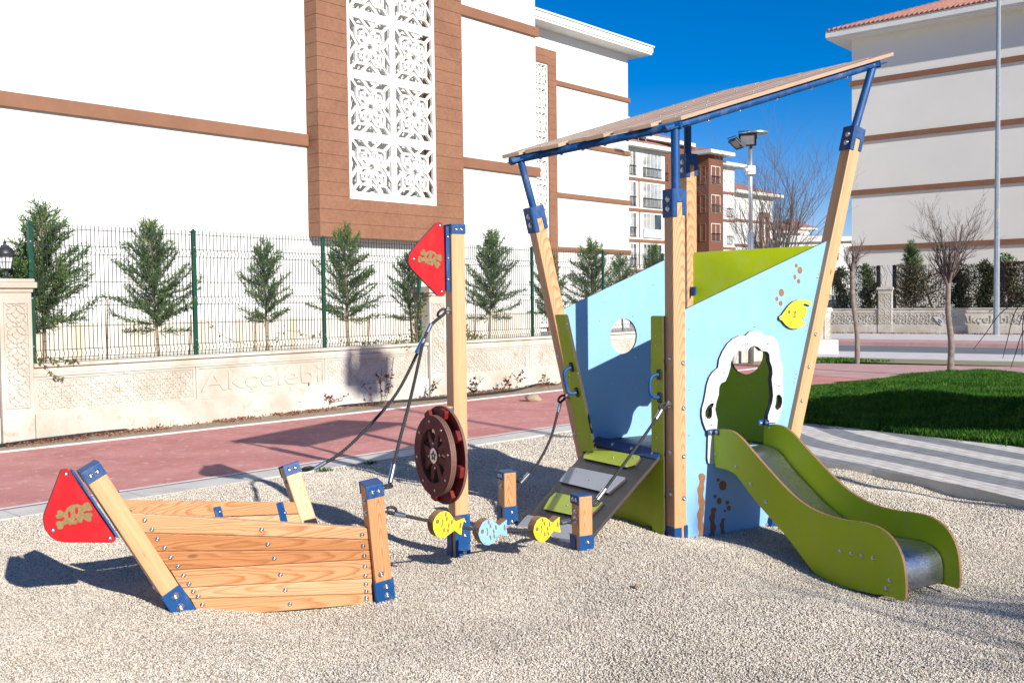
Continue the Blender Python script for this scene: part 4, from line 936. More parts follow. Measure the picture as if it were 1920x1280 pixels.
# posts
nD = (nT-nB).normalized(); fD = (fT-fB).normalized()
o1, F1, L1 = post(boat, nB-nD*.1, nT, mt='pine'); capU(o1, F1, L1, 'y', .062)
e = SZ+.006; mb = MB(); mb.prism([(-e, -e), (e, -e), (e, SZ), (e-.006, SZ), (e-.006, -SZ-.0008), (-SZ-.0008, -SZ-.0008), (-SZ-.0008, SZ), (-e, SZ)], 0, .1+.125); mb.build('post_shoe', M_['blue_metal'], o1, F1, bevel=.0015)
for k in (.04, .09): bolt(o1, F1 @ Vector((.008, -e, .1+k)), F1.to_3x3() @ Vector((0, -1, 0)), 1.0)
bolt(o1, F1 @ Vector((-.012, -SZ, .1+.165)), F1.to_3x3() @ Vector((0, -1, 0)), 1.0)
for k in (.09, .155): bolt(o1, F1 @ Vector((-SZ, -.01, L1-k)), F1.to_3x3() @ Vector((-1, 0, 0)), 1.0)
o2, F2, L2 = post(boat, fB-fD*.1, fT, mt='pine_pale'); capU(o2, F2, L2, 'y', .058)
bolt(o2, F2 @ Vector((-SZ, -.0, L2-.085)), F2.to_3x3() @ Vector((-1, 0, 0)), .9)
e = SZ+.006; mb = MB(); mb.box(-e, e, -e, -SZ-.0008, 0, .2); mb.build('post_shoe', M_['blue_metal'], o2, F2)
# slatted sides
SP = Plane(bB, nB-bB, nD); 
if SP.ey.z < 0: SP.ey = -SP.ey
SP = Plane(bB, nB-bB, (nD-(nB-bB).normalized()*nD.dot((nB-bB).normalized())))
K = lambda x, y: SP.px(30+x*.3802, 820+y*.3802, SZ*.4)
rows = [((560, 372), (1741, 447), (1745, 500), (622, 465)), ((625, 469), (1745, 504), (1748, 551), (688, 556)), ((692, 560), (1748, 555), (1751, 596), (758, 650)),
        ((764, 654), (1751, 600), (1754, 690), (812, 736)), ((818, 741), (1754, 694), (1757, 765), (858, 790)), ((862, 794), (1757, 769), (1757, 815), (912, 885))]
lenN = (nB-bB).length; lenF = (fB-bB).length
fdir = (fB-bB).normalized(); fey = (fD-fdir*fD.dot(fdir)).normalized(); FPp = Plane(bB, fdir, fey)
mats_ = ['pine', 'pine_dark', 'pine_dark', 'pine', 'pine_pale', 'pine_pale']
for i, r in enumerate(rows):
    poly = [K(*p) for p in r]; oo = board(boat, SP, poly, -.005, .024, 'side_plank', M_[mats_[i]])
    for (bxp, byp) in [((800, 1180, 1700)[j], 0) for j in range(3)]:
        pass
    tl, tr, br, bl = poly
    def at(u_, v_): return ((tl[0]*(1-u_)+tr[0]*u_)*(1-v_)+(bl[0]*(1-u_)+br[0]*u_)*v_, (tl[1]*(1-u_)+tr[1]*u_)*(1-v_)+(bl[1]*(1-u_)+br[1]*u_)*v_)
    for u_, v_ in ((.045, .32), (.05, .82), (.52, .55), (.965, .35 if i > 2 else .6), (.965, .85 if i in (3, 4) else .6)):
        if i > 4 and v_ > .8: continue
        q = at(u_, v_); bolt(oo, SP.M @ Vector((q[0], q[1], .024)), SP.n, .75)
    if i < 4:
        nf = FPp.n
        g = [(p[0]*lenF/lenN, p[1]*1.10) for p in poly]; board(boat, FPp, g, -.012, .016, 'side_plank', M_[['pine', 'pine_pale', 'pine', 'pine'][i]])
for (x0_, y0_, x1_, y1_) in ((405, 947, 419, 971), (528, 938, 540, 984)):
    q0 = FPp.px(x0_, y1_, .02); q1 = FPp.px(x1_, y0_, .02); plate(boat, FPp, [rounded([(q0[0], q0[1]), (q0[0]+.048, q0[1]), (q0[0]+.045, q1[1]), (q0[0]-.003, q1[1])], .006, 2)], .018, .024, 'blue_metal', 'blue_metal', 'bracket')
    screw(boat, FPp.M @ Vector(((q0[0]+q1[0])/2, (q0[1]+q1[1])/2, .024)), FPp.n, 1.3)
# ================================================ MAST
mB = G(861, 1043); mTz = DY(852, 424, mB.y).z; mT = Vector((mB.x, mB.y, mTz))
mast = thing('play_mast', 'tall square wooden mast with a red skull pennant and a dark red ship wheel', 'play mast', mB)
o, Fm, L = post(mast, mB-ZZ_*.15, mT, mt='glulam', xh=UM); capU(o, Fm, L, 'y', .05)
footS(o, Fm, 0, .15+.275)
for z in (.04, .145, .235): bolt(o, Fm @ Vector((.012, -SZ-.006, z+.15)), Fm.to_3x3() @ Vector((0, -1, 0)))
mFm = Fm
MP = Plane(mB-VM*.0, UM)
k_ = lambda x, y: MP.px(760+x*.1875, 400+y*.1875)
fo = rounded([k_(*p) for p in ((300, 100), (325, 87), (352, 95), (370, 120), (376, 180), (393, 780), (385, 815), (360, 832), (320, 825), (60, 560), (22, 500), (26, 430), (60, 365))], .006, 2)
fl = plate(mast, MP, [fo], -.01, .012, 'hpl_red', 'hpl_core', 'pennant')
cc = MP.px(760+240*.1875, 400+455*.1875); emblem(fl, MP, cc, .155, R_(-25), .0122)
for x, y in ((340, 125), (78, 458), (357, 783)): q = k_(x, y); screw(fl, MP.M @ Vector((q[0], q[1], .012)), MP.n, 1.3)
mb = MB(); mb.box(-SZ-.022, -SZ-.0008, -.025, .012, mTz-.40, mTz-.005, frame(mB, UM, VM, ZZ_)); mb.box(-SZ-.03, -SZ-.022, -.034, .03, mTz-.40, mTz-.005, frame(mB, UM, VM, ZZ_)); br = mb.build('bracket', M_['blue_metal'], mast, bevel=.001)
for z in (.07, .2, .33): screw(mast, mB-UM*(SZ+.012)-VM*.026+ZZ_*(mTz-z), -VM, 1.1)
# ship wheel: axis along -UM
wz = DY(822, 851, mB.y-.03).z; WO = mB-UM*(SZ+.05)+ZZ_*wz-VM*.005; Wf = frame(WO, VM, ZZ_, -UM)
wh = thing('x', 'x', 'x', (0, 0, 0)); bpy.data.objects.remove(wh)
def ringp(r0, r1, n=48): return [ell(0, 0, r1, r1, n)] + ([ell(0, 0, r0, r0, n)] if r0 else [])
RR = .305; M_['wheel_edge'] = simple('wheel_edge', (.17, .085, .06), .6, 0, .25, 200)
mb = MB(); mb.prism(ringp(0, RR), 0, .018, Wf, 0, 1); wheel = mb.build('wheel', [M_['wheel_red'], M_['wheel_edge']], mast, bevel=.0015)
mb = MB()
for k in range(3): mb.prism(ringp(.168, .25), .048+k*.0125, .048+k*.0125+.0105, Wf, 0, 1)
mb.prism(ringp(.172, .246), .047, .080, Wf, 1, 1); mb.build('wheel_ring', [M_['wheel_red'], M_['wheel_edge']], wheel)
for k in range(8):
    an = k*math.pi/4+.25; R3 = Wf @ Matrix.Rotation(an, 4, 'Z')
    mb = MB(); mb.prism([(.045, -.022), (.17, -.022), (.17, .022), (.045, .022)], .035, .068, R3, 0, 1); mb.build('spoke', [M_['wheel_red'], M_['wheel_edge']], wheel, bevel=.001)
    mb = MB(); mb.prism(rounded([(.247, -.034), (.297, -.036), (.297, .036), (.247, .034)], [0, .014, .014, 0], 3), .019, .046, R3, 0, 0); mb.build('handle', [M_['wheel_red'], M_['wheel_edge']], wheel, bevel=.001)
    a2 = an+.39; screw(wheel, Wf @ Vector((.212*math.cos(a2), .212*math.sin(a2), .0837)), -UM, 1.2); 
    if k % 2: screw(wheel, Wf @ Vector((.075*math.cos(a2), .075*math.sin(a2), .0685)), -UM, 1.2)
mb = MB(); mb.prism([ell(0, 0, .048, .048, 28)], .02, .076, Wf, 0, 0); hb = mb.build('hub', M_['steel'], wheel, bevel=.002)
st_ = [((.036 if i % 2 == 0 else .017)*math.cos(i*math.pi/5+.3), (.036 if i % 2 == 0 else .017)*math.sin(i*math.pi/5+.3)) for i in range(10)]
mb = MB(); mb.prism([smoothpoly(st_, 1), ell(0, 0, .012, .012, 14)], .076, .0785, Wf); mb.build('hub_plate', M_['dark_paint'], wheel)
mb = MB(); mb.box(-.03, .03, -.045, .30, -.048, -.001, Wf @ T(0, 0, 0)); mb.build('wheel_mount', M_['pine'], mast)
mb = MB(); mb.box(-.036, -.03, -.03, .29, -.05, -.0005, Wf); mb.box(.03, .036, -.03, .29, -.05, -.0005, Wf); mb.build('bracket', M_['blue_metal'], mast)
# ================================================ SHORT POSTS BY THE RAMP
s1 = G(952, 990); s1.z = 0; s2 = G(1092, 1050)
def short_post(label, b, zt, lean=None):
    t = thing('short_post', label, 'post', b, 'short wooden posts by the ramp'); o, Fm, L = post(t, b-ZZ_*.15, b+ZZ_*zt, mt='pine')
    capU(o, Fm, L, 'x', .05); footS(o, Fm, 0, .15+.165); bolt(o, Fm @ Vector((-SZ, .0, L-.1)), Fm.to_3x3() @ Vector((-1, 0, 0)), 1.0)
    for k in (.06, .125): bolt(o, Fm @ Vector((.006, -SZ-.006, .15+k)), Fm.to_3x3() @ Vector((0, -1, 0)), 1.0)
    return t, Fm, L
sp1, sF1, sL1 = short_post('short wooden post with blue cap at the far lower corner of the ramp', s1, .40)
sp2, sF2, sL2 = short_post('short wooden post with blue cap in front of the ramp, holding the fish rope', s2, DY(1087, 928, s2.y).z)
# ================================================ TOWER
P1 = G(1268, 1010, .05); P1.z = 0; DT = .95; P3 = P1+U*.87; P2 = P1+V_*DT; P4 = P1+U*.85+V_*DT
tower = thing('play_tower', 'ship shaped play tower with blue and green panels, slatted roof, ramp and slide', 'play tower', P1)
FP = Plane(P1, U); BK = Plane(P2, U)
def lean(P, fpx, tpx):
    a = P.px(*fpx); b = P.px(*tpx); A = P.M @ Vector((a[0], a[1], 0)); B = P.M @ Vector((b[0], b[1], 0)); d = (B-A).normalized(); return A-d*((A.z+.15)/d.z), B, d
def capT(o, Fm, L, h=SZ):
    """tower head bracket: full plate on the left, notched plate on the front, top plate"""
    e = h+.007; mb = MB(); A = .17
    mb.box(-e, -h-.001, -e+.0005, e, L-A, L+.008)
    mb.prism([(-h-.0005, -A), (-.018, -A), (-.018, -.075), (.026, -.075), (.026, -A*.92), (e, -A*.92), (e, .004), (-h-.0005, .004)], h+.001, e, frame((0, 0, L), (1, 0, 0), (0, 0, 1), (0, -1, 0)))
    mb.box(h+.001, e-.0005, -h, e-.001, L-A*.92, L+.004); mb.box(-h-.0005, e-.0008, -e+.001, e-.001, L+.002, L+.009)
    for k in (.055, .115): bolt(o, Fm @ Vector((-e, -.004, L-k)), Fm.to_3x3() @ Vector((-1, 0, 0)), 1.2)
    return mb.build('post_cap', M_['blue_metal'], o, Fm, bevel=.002)
tops = {}
# roof corner points
def pipe(par, a, b, r=.029): mb = MB(); mb.tube([a, b], r, 20); return mb.build('roof_pipe', M_['blue_metal'], par, auto=40)
P1w = Vector((P1.x, P1.y, DY(1262, 358, P1.y).z)); P1t = Vector((P1.x, P1.y, DY(1268, 236, P1.y).z))
o, Fm, L = post(tower, P1-ZZ_*.15, P1w, mt='pine'); capT(o, Fm, L); footS(o, Fm, 0, .15+.135, 'left'); pipe(o, P1w+U*.01, P1t+U*.01)
for z in (.35, .62, .93, 1.22):
    bolt(o, P1-U*SZ+ZZ_*z-V_*.005, -U, .95); bolt(o, P1-V_*SZ+U*.025+ZZ_*(z-.03), -V_, .95)
A, B, d3 = lean(FP, (1447, 985), (1602, 243)); P3w = B; q = FP.px(1637, 122); P3t = FP.M @ Vector((q[0], q[1], 0))
o, Fm, L = post(tower, A, B, mt='glulam'); capT(o, Fm, L); footS(o, Fm, 0, .25, 'left'); pipe(o, B, P3t)
P3a = A
for s_ in (.42, .70, .98, 1.22, 1.45): bolt(o, A+d3*(s_+.1)-V_*SZ-U*.01, -V_, .85)
A, B, d2 = lean(BK, (1122, 965), (1000, 390)); q = BK.px(975, 297); P2t = BK.M @ Vector((q[0], q[1], 0)); P2a = A
o, Fm, L = post(tower, A, B, mt='pine'); capT(o, Fm, L); pipe(o, B, P2t, .025)
for s_ in (.72, 1.3): bolt(o, A+d2*(s_+.1)-Fm.to_3x3() @ Vector((SZ, 0, 0)), -U, .9)
rn = (P3t-P1t).cross(P2t-P1t).normalized(); rn = rn if rn.z > 0 else -rn
def onroof(p): return Vector((p.x, p.y, P1t.z-((p.x-P1t.x)*rn.x+(p.y-P1t.y)*rn.y)/rn.z))
P4t = onroof(P4); P4w = Vector((P4.x, P4.y, DY(1290, 292, P4.y).z))
o, Fm, L = post(tower, P4-ZZ_*.15, P4w, mt='pine'); capT(o, Fm, L); pipe(o, P4w, P4t)
for z in (1.0, 1.35): bolt(o, P4-V_*SZ+ZZ_*z, -V_, .9)
# roof frame and planks
RP = Plane(P1t, P3t-P1t, None or (rn.cross((P3t-P1t).normalized())))
if (P2t-P1t).dot(RP.ey) < 0: RP = Plane(P1t, P3t-P1t, -RP.ey)
up = 1 if RP.n.z > 0 else -1
roof = MB(); roof.box(0, .01, 0, .01, 0, .01, RP.M); roof = None
for a, b in ((P2t, P1t), (P1t, P3t), (P2t, P4t), (P4t, P3t)):
    d = (b-a).normalized(); mb = MB(); mb.tube([a-d*.08-rn*.004, b+d*.05-rn*.004], .026, 14); mb.build('roof_rail', M_['blue_metal'], tower, auto=40)
for p in (P1t, P3t, P2t):
    mb = MB(); mb.prism([rounded([(-.09, -.04), (.1, -.05), (.1, .05), (-.09, .04)], .02, 3)], -.012, -.004, frame(p-rn*.0, RP.ex, RP.ey*1, RP.ex.cross(RP.ey)*up if False else rn)); mb.build('bracket', M_['blue_metal'], tower)
a2, b2 = (RP.inv @ P2t).x, (RP.inv @ P2t).y; a3 = (RP.inv @ P3t).x; kk = a2/b2
nP = 8; bA, bB_ = -.05*b2, 1.10*b2; pw = (bB_-bA)/nP-.024; stag = [.0, .05, .015, .06, .02, .07, .03, .05]
for i in range(nP):
    b0 = bA+i*(pw+.024); b1_ = b0+pw; ext = stag[i]
    l0, l1 = kk*b0-ext, kk*b1_-ext; r0_, r1_ = kk*b0+a3*1.075, kk*b1_+a3*1.075
    t0, t1 = (.024, .050) if up > 0 else (-.050, -.024)
    oo = board(tower, RP, [(l0, b0), (r0_, b0), (r1_, b1_), (l1, b1_)], t0, t1, 'roof_plank', M_['roofwood'])
    bm_ = (b0+b1_)/2; la = kk*bm_
    for f in (.02, .27, .5, .76, .98): screw(oo, RP.M @ Vector((la+a3*f, bm_, t1 if up > 0 else t0)), rn, 1.25)
    bolt(tower, RP.M @ Vector((la+.01, bm_, 0))-rn*.029, -rn, .9)
for f in (.15, .3, .48, .66, .85): bolt(tower, P1t+(P3t-P1t)*f-rn*.03, -rn, .9)
print('ROOF up', up, 'a3', a3, 'P2', a2, b2, 'z', P1t.z, P2t.z, P3t.z, P4t.z)
# ---- front blue panel with the slide opening
Q = lambda x, y: FP.px(1300+x*.1796, 610+y*.1796)
Q5 = lambda x, y: FP.px(1200+x*.3358, 600+y*.3358)
innerL = [(515, 270), (480, 270), (450, 262), (420, 280), (385, 330), (365, 390), (360, 440), (340, 510), (310, 580), (265, 600), (245, 640), (240, 720), (215, 800), (203, 870), (215, 930), (228, 980), (222, 1060), (210, 1150), (207, 1245)]
innerR = [(515, 270), (535, 272), (570, 225), (610, 212), (650, 225), (690, 265), (725, 268), (748, 275), (766, 300), (772, 370), (796, 440), (800, 500), (790, 560), (800, 650), (806, 730), (796, 800), (770, 880), (752, 940), (752, 1010), (752, 1245)]
hole = innerL[::-1] + innerR[1:]
def shrink(L, k, cx=505, cy=650): return [(cx+(x-cx)*k, cy+(y-cy)*k) for x, y in L]
kidL = [(185, 805), (160, 810), (125, 840), (100, 890), (100, 940), (120, 965), (145, 970), (165, 950), (170, 900), (168, 860), (185, 830)]
kidR = [(862, 718), (842, 730), (836, 800), (826, 850), (835, 872), (855, 878), (885, 850), (900, 800), (897, 750), (880, 724)]
zt_ = .585
def zq(x): p = Q(x, 900); return p[0]
hp = [Q(*p) for p in hole]; hp = [(a, max(b, zt_)) for a, b in hp]
pan = [FP.px(1286, 590), FP.px(1549, 452)]
lo = [(P3a-P1).dot(U)+(.03)*d3.dot(U)/d3.z, .0]
brx = (P3a-P1).dot(U)-SZ*1.1
br_ = (brx+d3.dot(U)/d3.z*.13, -.02); tr_ = FP.px(1549, 452)
panel = [(0.02, -.05), br_, tr_, (0.02, FP.px(1290, 586)[1])]
fpn = plate(tower, FP, [panel, hp, [Q(*p) for p in kidL], [Q(*p) for p in kidR]], -.012, .006, 'hpl_blue', 'hpl_core', 'front_panel')
outL = [(515, 103), (450, 108), (390, 135), (330, 190), (280, 270), (245, 350), (232, 440), (180, 480), (140, 540), (115, 620), (103, 700), (85, 790), (65, 860), (62, 930), (75, 1000), (100, 1070), (130, 1125), (126, 1240), (122, 1380), (130, 1428), (150, 1440), (190, 1440), (206, 1420), (210, 1330), (210, 1245)]
outR = [(515, 103), (560, 65), (620, 52), (680, 62), (720, 100), (740, 108), (790, 108), (835, 140), (865, 200), (875, 290), (885, 360), (905, 420), (910, 500), (902, 560), (912, 640), (912, 760), (905, 850), (880, 930), (850, 1010), (752, 1010)]
wl = plate(tower, FP, [[Q(*p) for p in outL]+[Q(*p) for p in innerL[::-1]][1:], [Q(*p) for p in kidL]], .0065, .026, 'hpl_white', 'hpl_core', 'opening_surround')
rr_ = innerR[:innerR.index((752, 1010))]
wr = plate(tower, FP, [[Q(x+1.5, y) if i == 0 else Q(x, y) for i, (x, y) in enumerate(outR)]+[Q(*p) for p in rr_[::-1]][:-1]+[Q(517, 270)], [Q(*p) for p in kidR]], .0065, .026, 'hpl_white', 'hpl_core', 'opening_surround')
for x, y in ((492, 192), (288, 487), (160, 775), (158, 1030), (160, 1400)): q = Q(x, y); screw(wl, FP.M @ Vector((q[0], q[1], .026)), FP.n, 1.1)
for x, y in ((530, 190), (748, 187), (848, 368), (866, 623)): q = Q(x, y); screw(wr, FP.M @ Vector((q[0], q[1], .026)), FP.n, 1.1)
def mark(par, P, poly, t0, mt='engraved_brown', name='engraving', th=.001):
    mb = MB(); mb.prism([poly], t0, t0+th, P.M); return mb.build(name, M_[mt], par)
E = lambda x, y: FP.px(1430+x*.125, 480+y*.125)
def disc(P, f, x, y, rx_, ry_):
    return [f(x+rx_*math.cos(a), y+ry_*math.sin(a)) for a in [2*math.pi*i/18 for i in range(18)]]
for x, y, a, b in ((495, 145, 22, 32), (548, 215, 36, 54), (473, 315, 22, 35), (528, 378, 25, 37), (272, 548, 39, 57), (202, 642, 23, 34), (260, 710, 27, 39)): mark(fpn, FP, disc(FP, E, x, y, a, b), .0062)
for x, y, a, b in ((432, 890, 9, 10), (458, 922, 21, 28), (415, 982, 9, 11), (438, 1008, 14, 19), (484, 1016, 10, 12), (492, 1047, 11, 15), (470, 1063, 6, 8)): mark(fpn, FP, disc(FP, Q5, x, y, a, b), .0062)
def weed(x0_, x1_, y0_, y1_, n, ph):
    L, R = [], []
    for i in range(n*6+1):
        y = y0_+(y1_-y0_)*i/(n*6); w_ = (x1_-x0_)/2*(.78+.16*math.sin(i*1.05+ph)); c = (x0_+x1_)/2+4*math.sin(i*.52+ph)+(350-335)*(1-i/(n*6))*.3
        if i == 0: w_ *= .5
        L.append((c-w_, y)); R.append((c+w_, y))
    return L+R[::-1]
for a in ((314, 356, 853, 1205, 5, 0), (382, 418, 1045, 1200, 3, 1), (442, 468, 1104, 1190, 2, 2)): mark(fpn, FP, [Q5(*p) for p in weed(*a)], .0062)
fsh = [(205, 920), (215, 900), (240, 890), (290, 820), (350, 740), (420, 680), (500, 655), (570, 655), (640, 670), (695, 700), (692, 730), (665, 740), (590, 712), (562, 725), (570, 748), (600, 758), (618, 780), (625, 830), (603, 870), (607, 905), (580, 930), (545, 922), (550, 960), (560, 985), (598, 990), (600, 1018), (540, 1058), (480, 1082), (420, 1088), (360, 1073), (300, 1030), (250, 965), (218, 955)]
fe = plate(fpn, FP, [rounded([E(*p) for p in fsh], .004, 2)], .0065, .028, 'yellow', 'hpl_core', 'fish_plate')
mark(fpn, FP, disc(FP, E, 355, 835, 20, 28), .0285, 'engraved'); mark(fpn, FP, [E(*p) for p in ((408, 830), (440, 836), (445, 815), (460, 818), (458, 850), (448, 860), (452, 915), (435, 928), (402, 918), (404, 906), (430, 908), (432, 850), (408, 845))], .0285, 'engraved')
for x, y in ((243, 917), (552, 700), (514, 1036)): q = E(x, y); screw(fe, FP.M @ Vector((q[0], q[1], .028)), FP.n, .9)
for x, y in ((1533, 513), (1531, 520), (1512, 609), (1510, 618), (1491, 700), (1490, 708), (1488, 716), (1413, 612), (1291, 617), (1291, 815), (1291, 730)): q = FP.px(x, y); screw(fpn, FP.M @ Vector((q[0], q[1], .006)), FP.n, .9)
# ---- rear blue panel with the porthole
c = BK.px(1168, 630); hole2 = ell(c[0], c[1], .118, .130, 36)
p2x = lambda z: (P2a-BK.o).dot(U)+(z-P2a.z)*d2.dot(U)/d2.z
tl = BK.px(1050, 585); tr = BK.px(1292, 466); z0 = .3
rp = plate(tower, BK, [[(p2x(z0)+.0, z0), (.85, z0), (.85, BK.px(1290, 466)[1]), (p2x(tl[1])+.01, tl[1])], hole2], -.009, .009, 'hpl_blue', 'hpl_core', 'rear_panel')
random.seed(3)
for x, y in ((1133, 566), (1165, 551), (1125, 601), (1186, 591), (1100, 615), (1224, 533), (1154, 672), (1191, 670), (1176, 709), (1150, 719), (1166, 731), (1191, 729), (1205, 716), (1139, 741), (1171, 748), (1187, 746), (1144, 754), (1124, 782), (1175, 793), (1192, 792)):
    q = BK.px(x, y, .009); screw(rp, BK.M @ Vector((q[0], q[1], .009)), BK.n, .8)
# ---- right rear green panel between the far post and the leaning right post (ruled surface)
z1_ = DY(1293, 474, P4.y).z; p3at = lambda z: P3a+d3*((z-P3a.z)/d3.z)
zr = DY(1540, 459, p3at(1.9).y).z
def ruled(s, z): a = Vector((P4.x, P4.y, z)); b = p3at(z); return a.lerp(b, s)
ce = None
best = None
for i in range(60):
    for j in range(60):
        p = ruled(.02+i/62, .8+j*.015); d = p-CO; k = d.dot(_f); X = 960+F*d.dot(CR)/k; Y_ = 640-F*d.dot(CU)/k; e_ = (X-1401)**2+(Y_-668)**2
        if best is None or e_ < best[0]: best = (e_, .02+i/62, .8+j*.015)
W4 = DT
loops = [[(.0, .3), (.25, .3), (.5, .3), (.75, .3), (.98, .3), (.98, .9), (.98, 1.5), (.98, zr), (.66, z1_*.34+zr*.66), (.33, z1_*.67+zr*.33), (0, z1_), (0, 1.5), (0, .9)], ell(best[1], best[2], .13/W4, .13, 30)]
flat = [p for l in loops for p in l]; tri = tessellate_polygon([[Vector((a*W4, b, 0)) for a, b in l] for l in loops]); n_ = len(flat); mb = MB()
for off in (-.009, .009):
    for s, z in flat: p = ruled(s, z); mb.v.append(tuple(p-U*off))
for t3 in tri: mb.f.append((t3[0], t3[1], t3[2])); mb.m.append(0); mb.f.append((n_+t3[2], n_+t3[1], n_+t3[0])); mb.m.append(0)
k0 = 0
for l in loops:
    for i in range(len(l)): a, b = k0+i, k0+(i+1) % len(l); mb.f.append((a, b, b+n_, a+n_)); mb.m.append(1)
    k0 += len(l)
gp = mb.build('rear_panel', [M_['hpl_green'], M_['hpl_core']], tower, auto=35)
gp['label'] = 'green rear panel with a round hole'
for ds, dz in ((-.06, -.2), (.06, -.2)): screw(gp, ruled(best[1]+ds, best[2]+dz)-U*.009, -U, 1.0)
mb = MB(); mb.box(-.01, .03, -.07, -.045, -.03, .03, frame(P4+ZZ_*1.66, U, V_, ZZ_)); mb.box(-.02, -.008, -.11, -.045, -.03, .03, frame(P4+ZZ_*1.66, U, V_, ZZ_)); mb.build('bracket', M_['blue_metal'], tower)
# ---- deck
mb = MB(); q3 = p3at(.57)
mb.prism([[((p-P1).dot(U), (p-P1).dot(V_)) for p in (P1, q3, P4, P2a+d2*((.57-P2a.z)/d2.z))]], .545, .585, frame(P1, U, V_, ZZ_)); mb.build('deck', M_['anti_slip'], tower)
# ---- entrance side: green boards
LBp = Plane(P1-U*(SZ+.0), V_)
bb = LBp.px(1222, 592, .01)[0]; bt = LBp.px(1236, 592, .01)[1]
lx = abs(bb)
sgn = 1 if LBp.ex.dot(V_) > 0 else -1
gb = plate(tower, LBp, [rounded([(.040, .0), (lx, .0), (lx, bt), (.040, bt)], [0, 0, .02, 0], 4)], .001, .019, 'hpl_green', 'hpl_core', 'entrance_board')
for y in (.62, .70, .98, 1.05, 1.3, 1.36): screw(gb, LBp.M @ Vector((lx*.65, y, .019)), -U, .9)
plate(tower, LBp, [[(.04, -.1), (DT, -.1), (DT, .56), (.04, .56)]], -.02, -.002, 'hpl_green', 'hpl_core', 'lower_panel')
ld = d2; LT = Plane(P2a-U*(SZ+.004), V_*-1, ld)
q = [LT.px(x, y, .01) for x, y in ((1042, 590), (1063, 590), (1117, 845), (1090, 845))]
gb2 = plate(tower, LT, [rounded(q, [.004, .02, 0, 0], 4)], .001, .019, 'hpl_green', 'hpl_core', 'entrance_board')
for x, y in ((1047, 610), (1048, 618), (1063, 607), (1064, 615), (1068, 703), (1069, 711), (1083, 700), (1084, 708)): qq = LT.px(x, y, .019); screw(gb2, LT.M @ Vector((qq[0], qq[1], .019)), LT.n, .9)
def grip(P, pts, bases, out=.075):
    a, b = [P.M @ Vector((*P.px(x, y, .02), .02)) for x, y in bases]; n = P.n; d = (b-a).normalized()
    mb = MB(); mb.tube(spline([a, a+n*out*.6+d*.004, a+n*out*.95+d*.03, (a+b)/2+n*out*1.0, b+n*out*.95-d*.03, b+n*out*.6-d*.004, b], 6), .0125, 12); h = mb.build('grab_handle', M_['blue_metal'], tower, auto=60)
    for p in (a, b):
        m_ = frame(p-n*.001, d, n.cross(d), n); mb = MB(); mb.prism([rounded([(-.035, -.02), (.035, -.02), (.035, .02), (-.035, .02)], .018, 5)], 0, .009, m_); mb.build('handle_base', M_['dark_paint'], h, bevel=.002)
    return h
M_['grip'] = M_['blue_metal']
grip(LT, None, ((1072, 688), (1082, 735))); grip(LBp, None, ((1236, 702), (1237, 745)))
# ---- ramp
W_ = .79; TR = P1-U*(SZ+.03)+V_*.07; TR.z = .585; TL = P1-U*(SZ+.03)+V_*(.07+W_); TL.z = .585
BR = G(1066, 1041, .01); BRp = BR
adir = -U; Lr = (BR-TR).dot(-U); dz = TR.z-.01
rx_ = (-U*Lr-ZZ_*dz).normalized(); RMP = Plane(TR, V_, rx_)
LL = math.hypot(Lr, dz)
def okp(x, y, off=.0): return RMP.px(x, y, off)
plate(tower, RMP, [[(0, 0), (W_, 0), (W_, LL), (0, LL)]], -.02, 0, 'anti_slip', 'hpl_core', 'ramp')
kr = lambda x, y: RMP.px(940+x*.25, 740+y*.25, .016)
for pl_, mt in ((((618, 452), (665, 390), (1035, 455), (1040, 475), (1000, 525), (940, 545), (615, 475)), 'hpl_lime'), (((437, 642), (505, 532), (930, 618), (915, 640), (800, 737), (437, 650)), 'hpl_grey'),
                (((318, 848), (360, 775), (405, 730), (760, 805), (700, 870), (640, 925), (318, 855)), 'hpl_lime'), (((78, 1025), (150, 908), (200, 898), (650, 1000), (630, 1030), (480, 1158), (440, 1150)), 'hpl_grey')):
    pp = [kr(*p) for p in pl_]; pp = [(min(max(a, .01), W_-.01), min(b, LL-.005)) for a, b in pp]
    o_ = plate(tower, RMP, [pp], .001, .017, mt, 'hpl_core', 'foot_block'); cx = sum(p[0] for p in pp)/len(pp); cy = sum(p[1] for p in pp)/len(pp)
    for dx, dy in ((-.2, -.04), (.2, -.04), (0, 0), (-.2, .04)): screw(o_, RMP.M @ Vector((cx+dx, cy+dy, .017)), RMP.n, 1.0)
print('RAMP', TR, TL, BR, Lr, LL, [RMP.px(946, 1001), RMP.px(1112, 825), RMP.px(1217, 847), RMP.px(1066, 1041)])
mb = MB(); fm = RMP.M; mb.box(.0, W_, -.05, .03, .002, .006, fm); eb = mb.build('ramp_bracket', M_['blue_metal'], tower)
for k in (.08, .32, .55): bolt(eb, fm @ Vector((k, -.01, .006)), RMP.n, .8)
# ---- slide
En = G(1698, 1127, -.01); _q = FP.px(1334, 800); _s = FP.M @ Vector((_q[0], 0, 0)); SD = Vector((_s.x-En.x, _s.y-En.y, 0)).normalized(); SU = Vector((SD.y, -SD.x, 0)); SLN = Plane(En, SD)           # near side plate (plane along V_)
WS = .44; SLF = Plane(En+SU*WS, SD)
s6 = lambda P, L, off=0: [P.px(1300+x*.2968, 760+y*.2968, off) for x, y in L]
topL = [(150, 150), (200, 148), (250, 158), (290, 185), (330, 225), (400, 310), (480, 400), (560, 490), (640, 570), (720, 630), (800, 672), (870, 697), (960, 720), (1050, 730), (1120, 745), (1180, 767), (1240, 810), (1290, 872), (1325, 950), (1343, 1040), (1350, 1150), (1346, 1232), (1320, 1230), (1240, 1200), (1100, 1180), (900, 1130), (800, 1080), (740, 1020), (640, 880), (540, 760), (440, 650), (360, 550), (290, 450), (240, 410), (190, 396)]
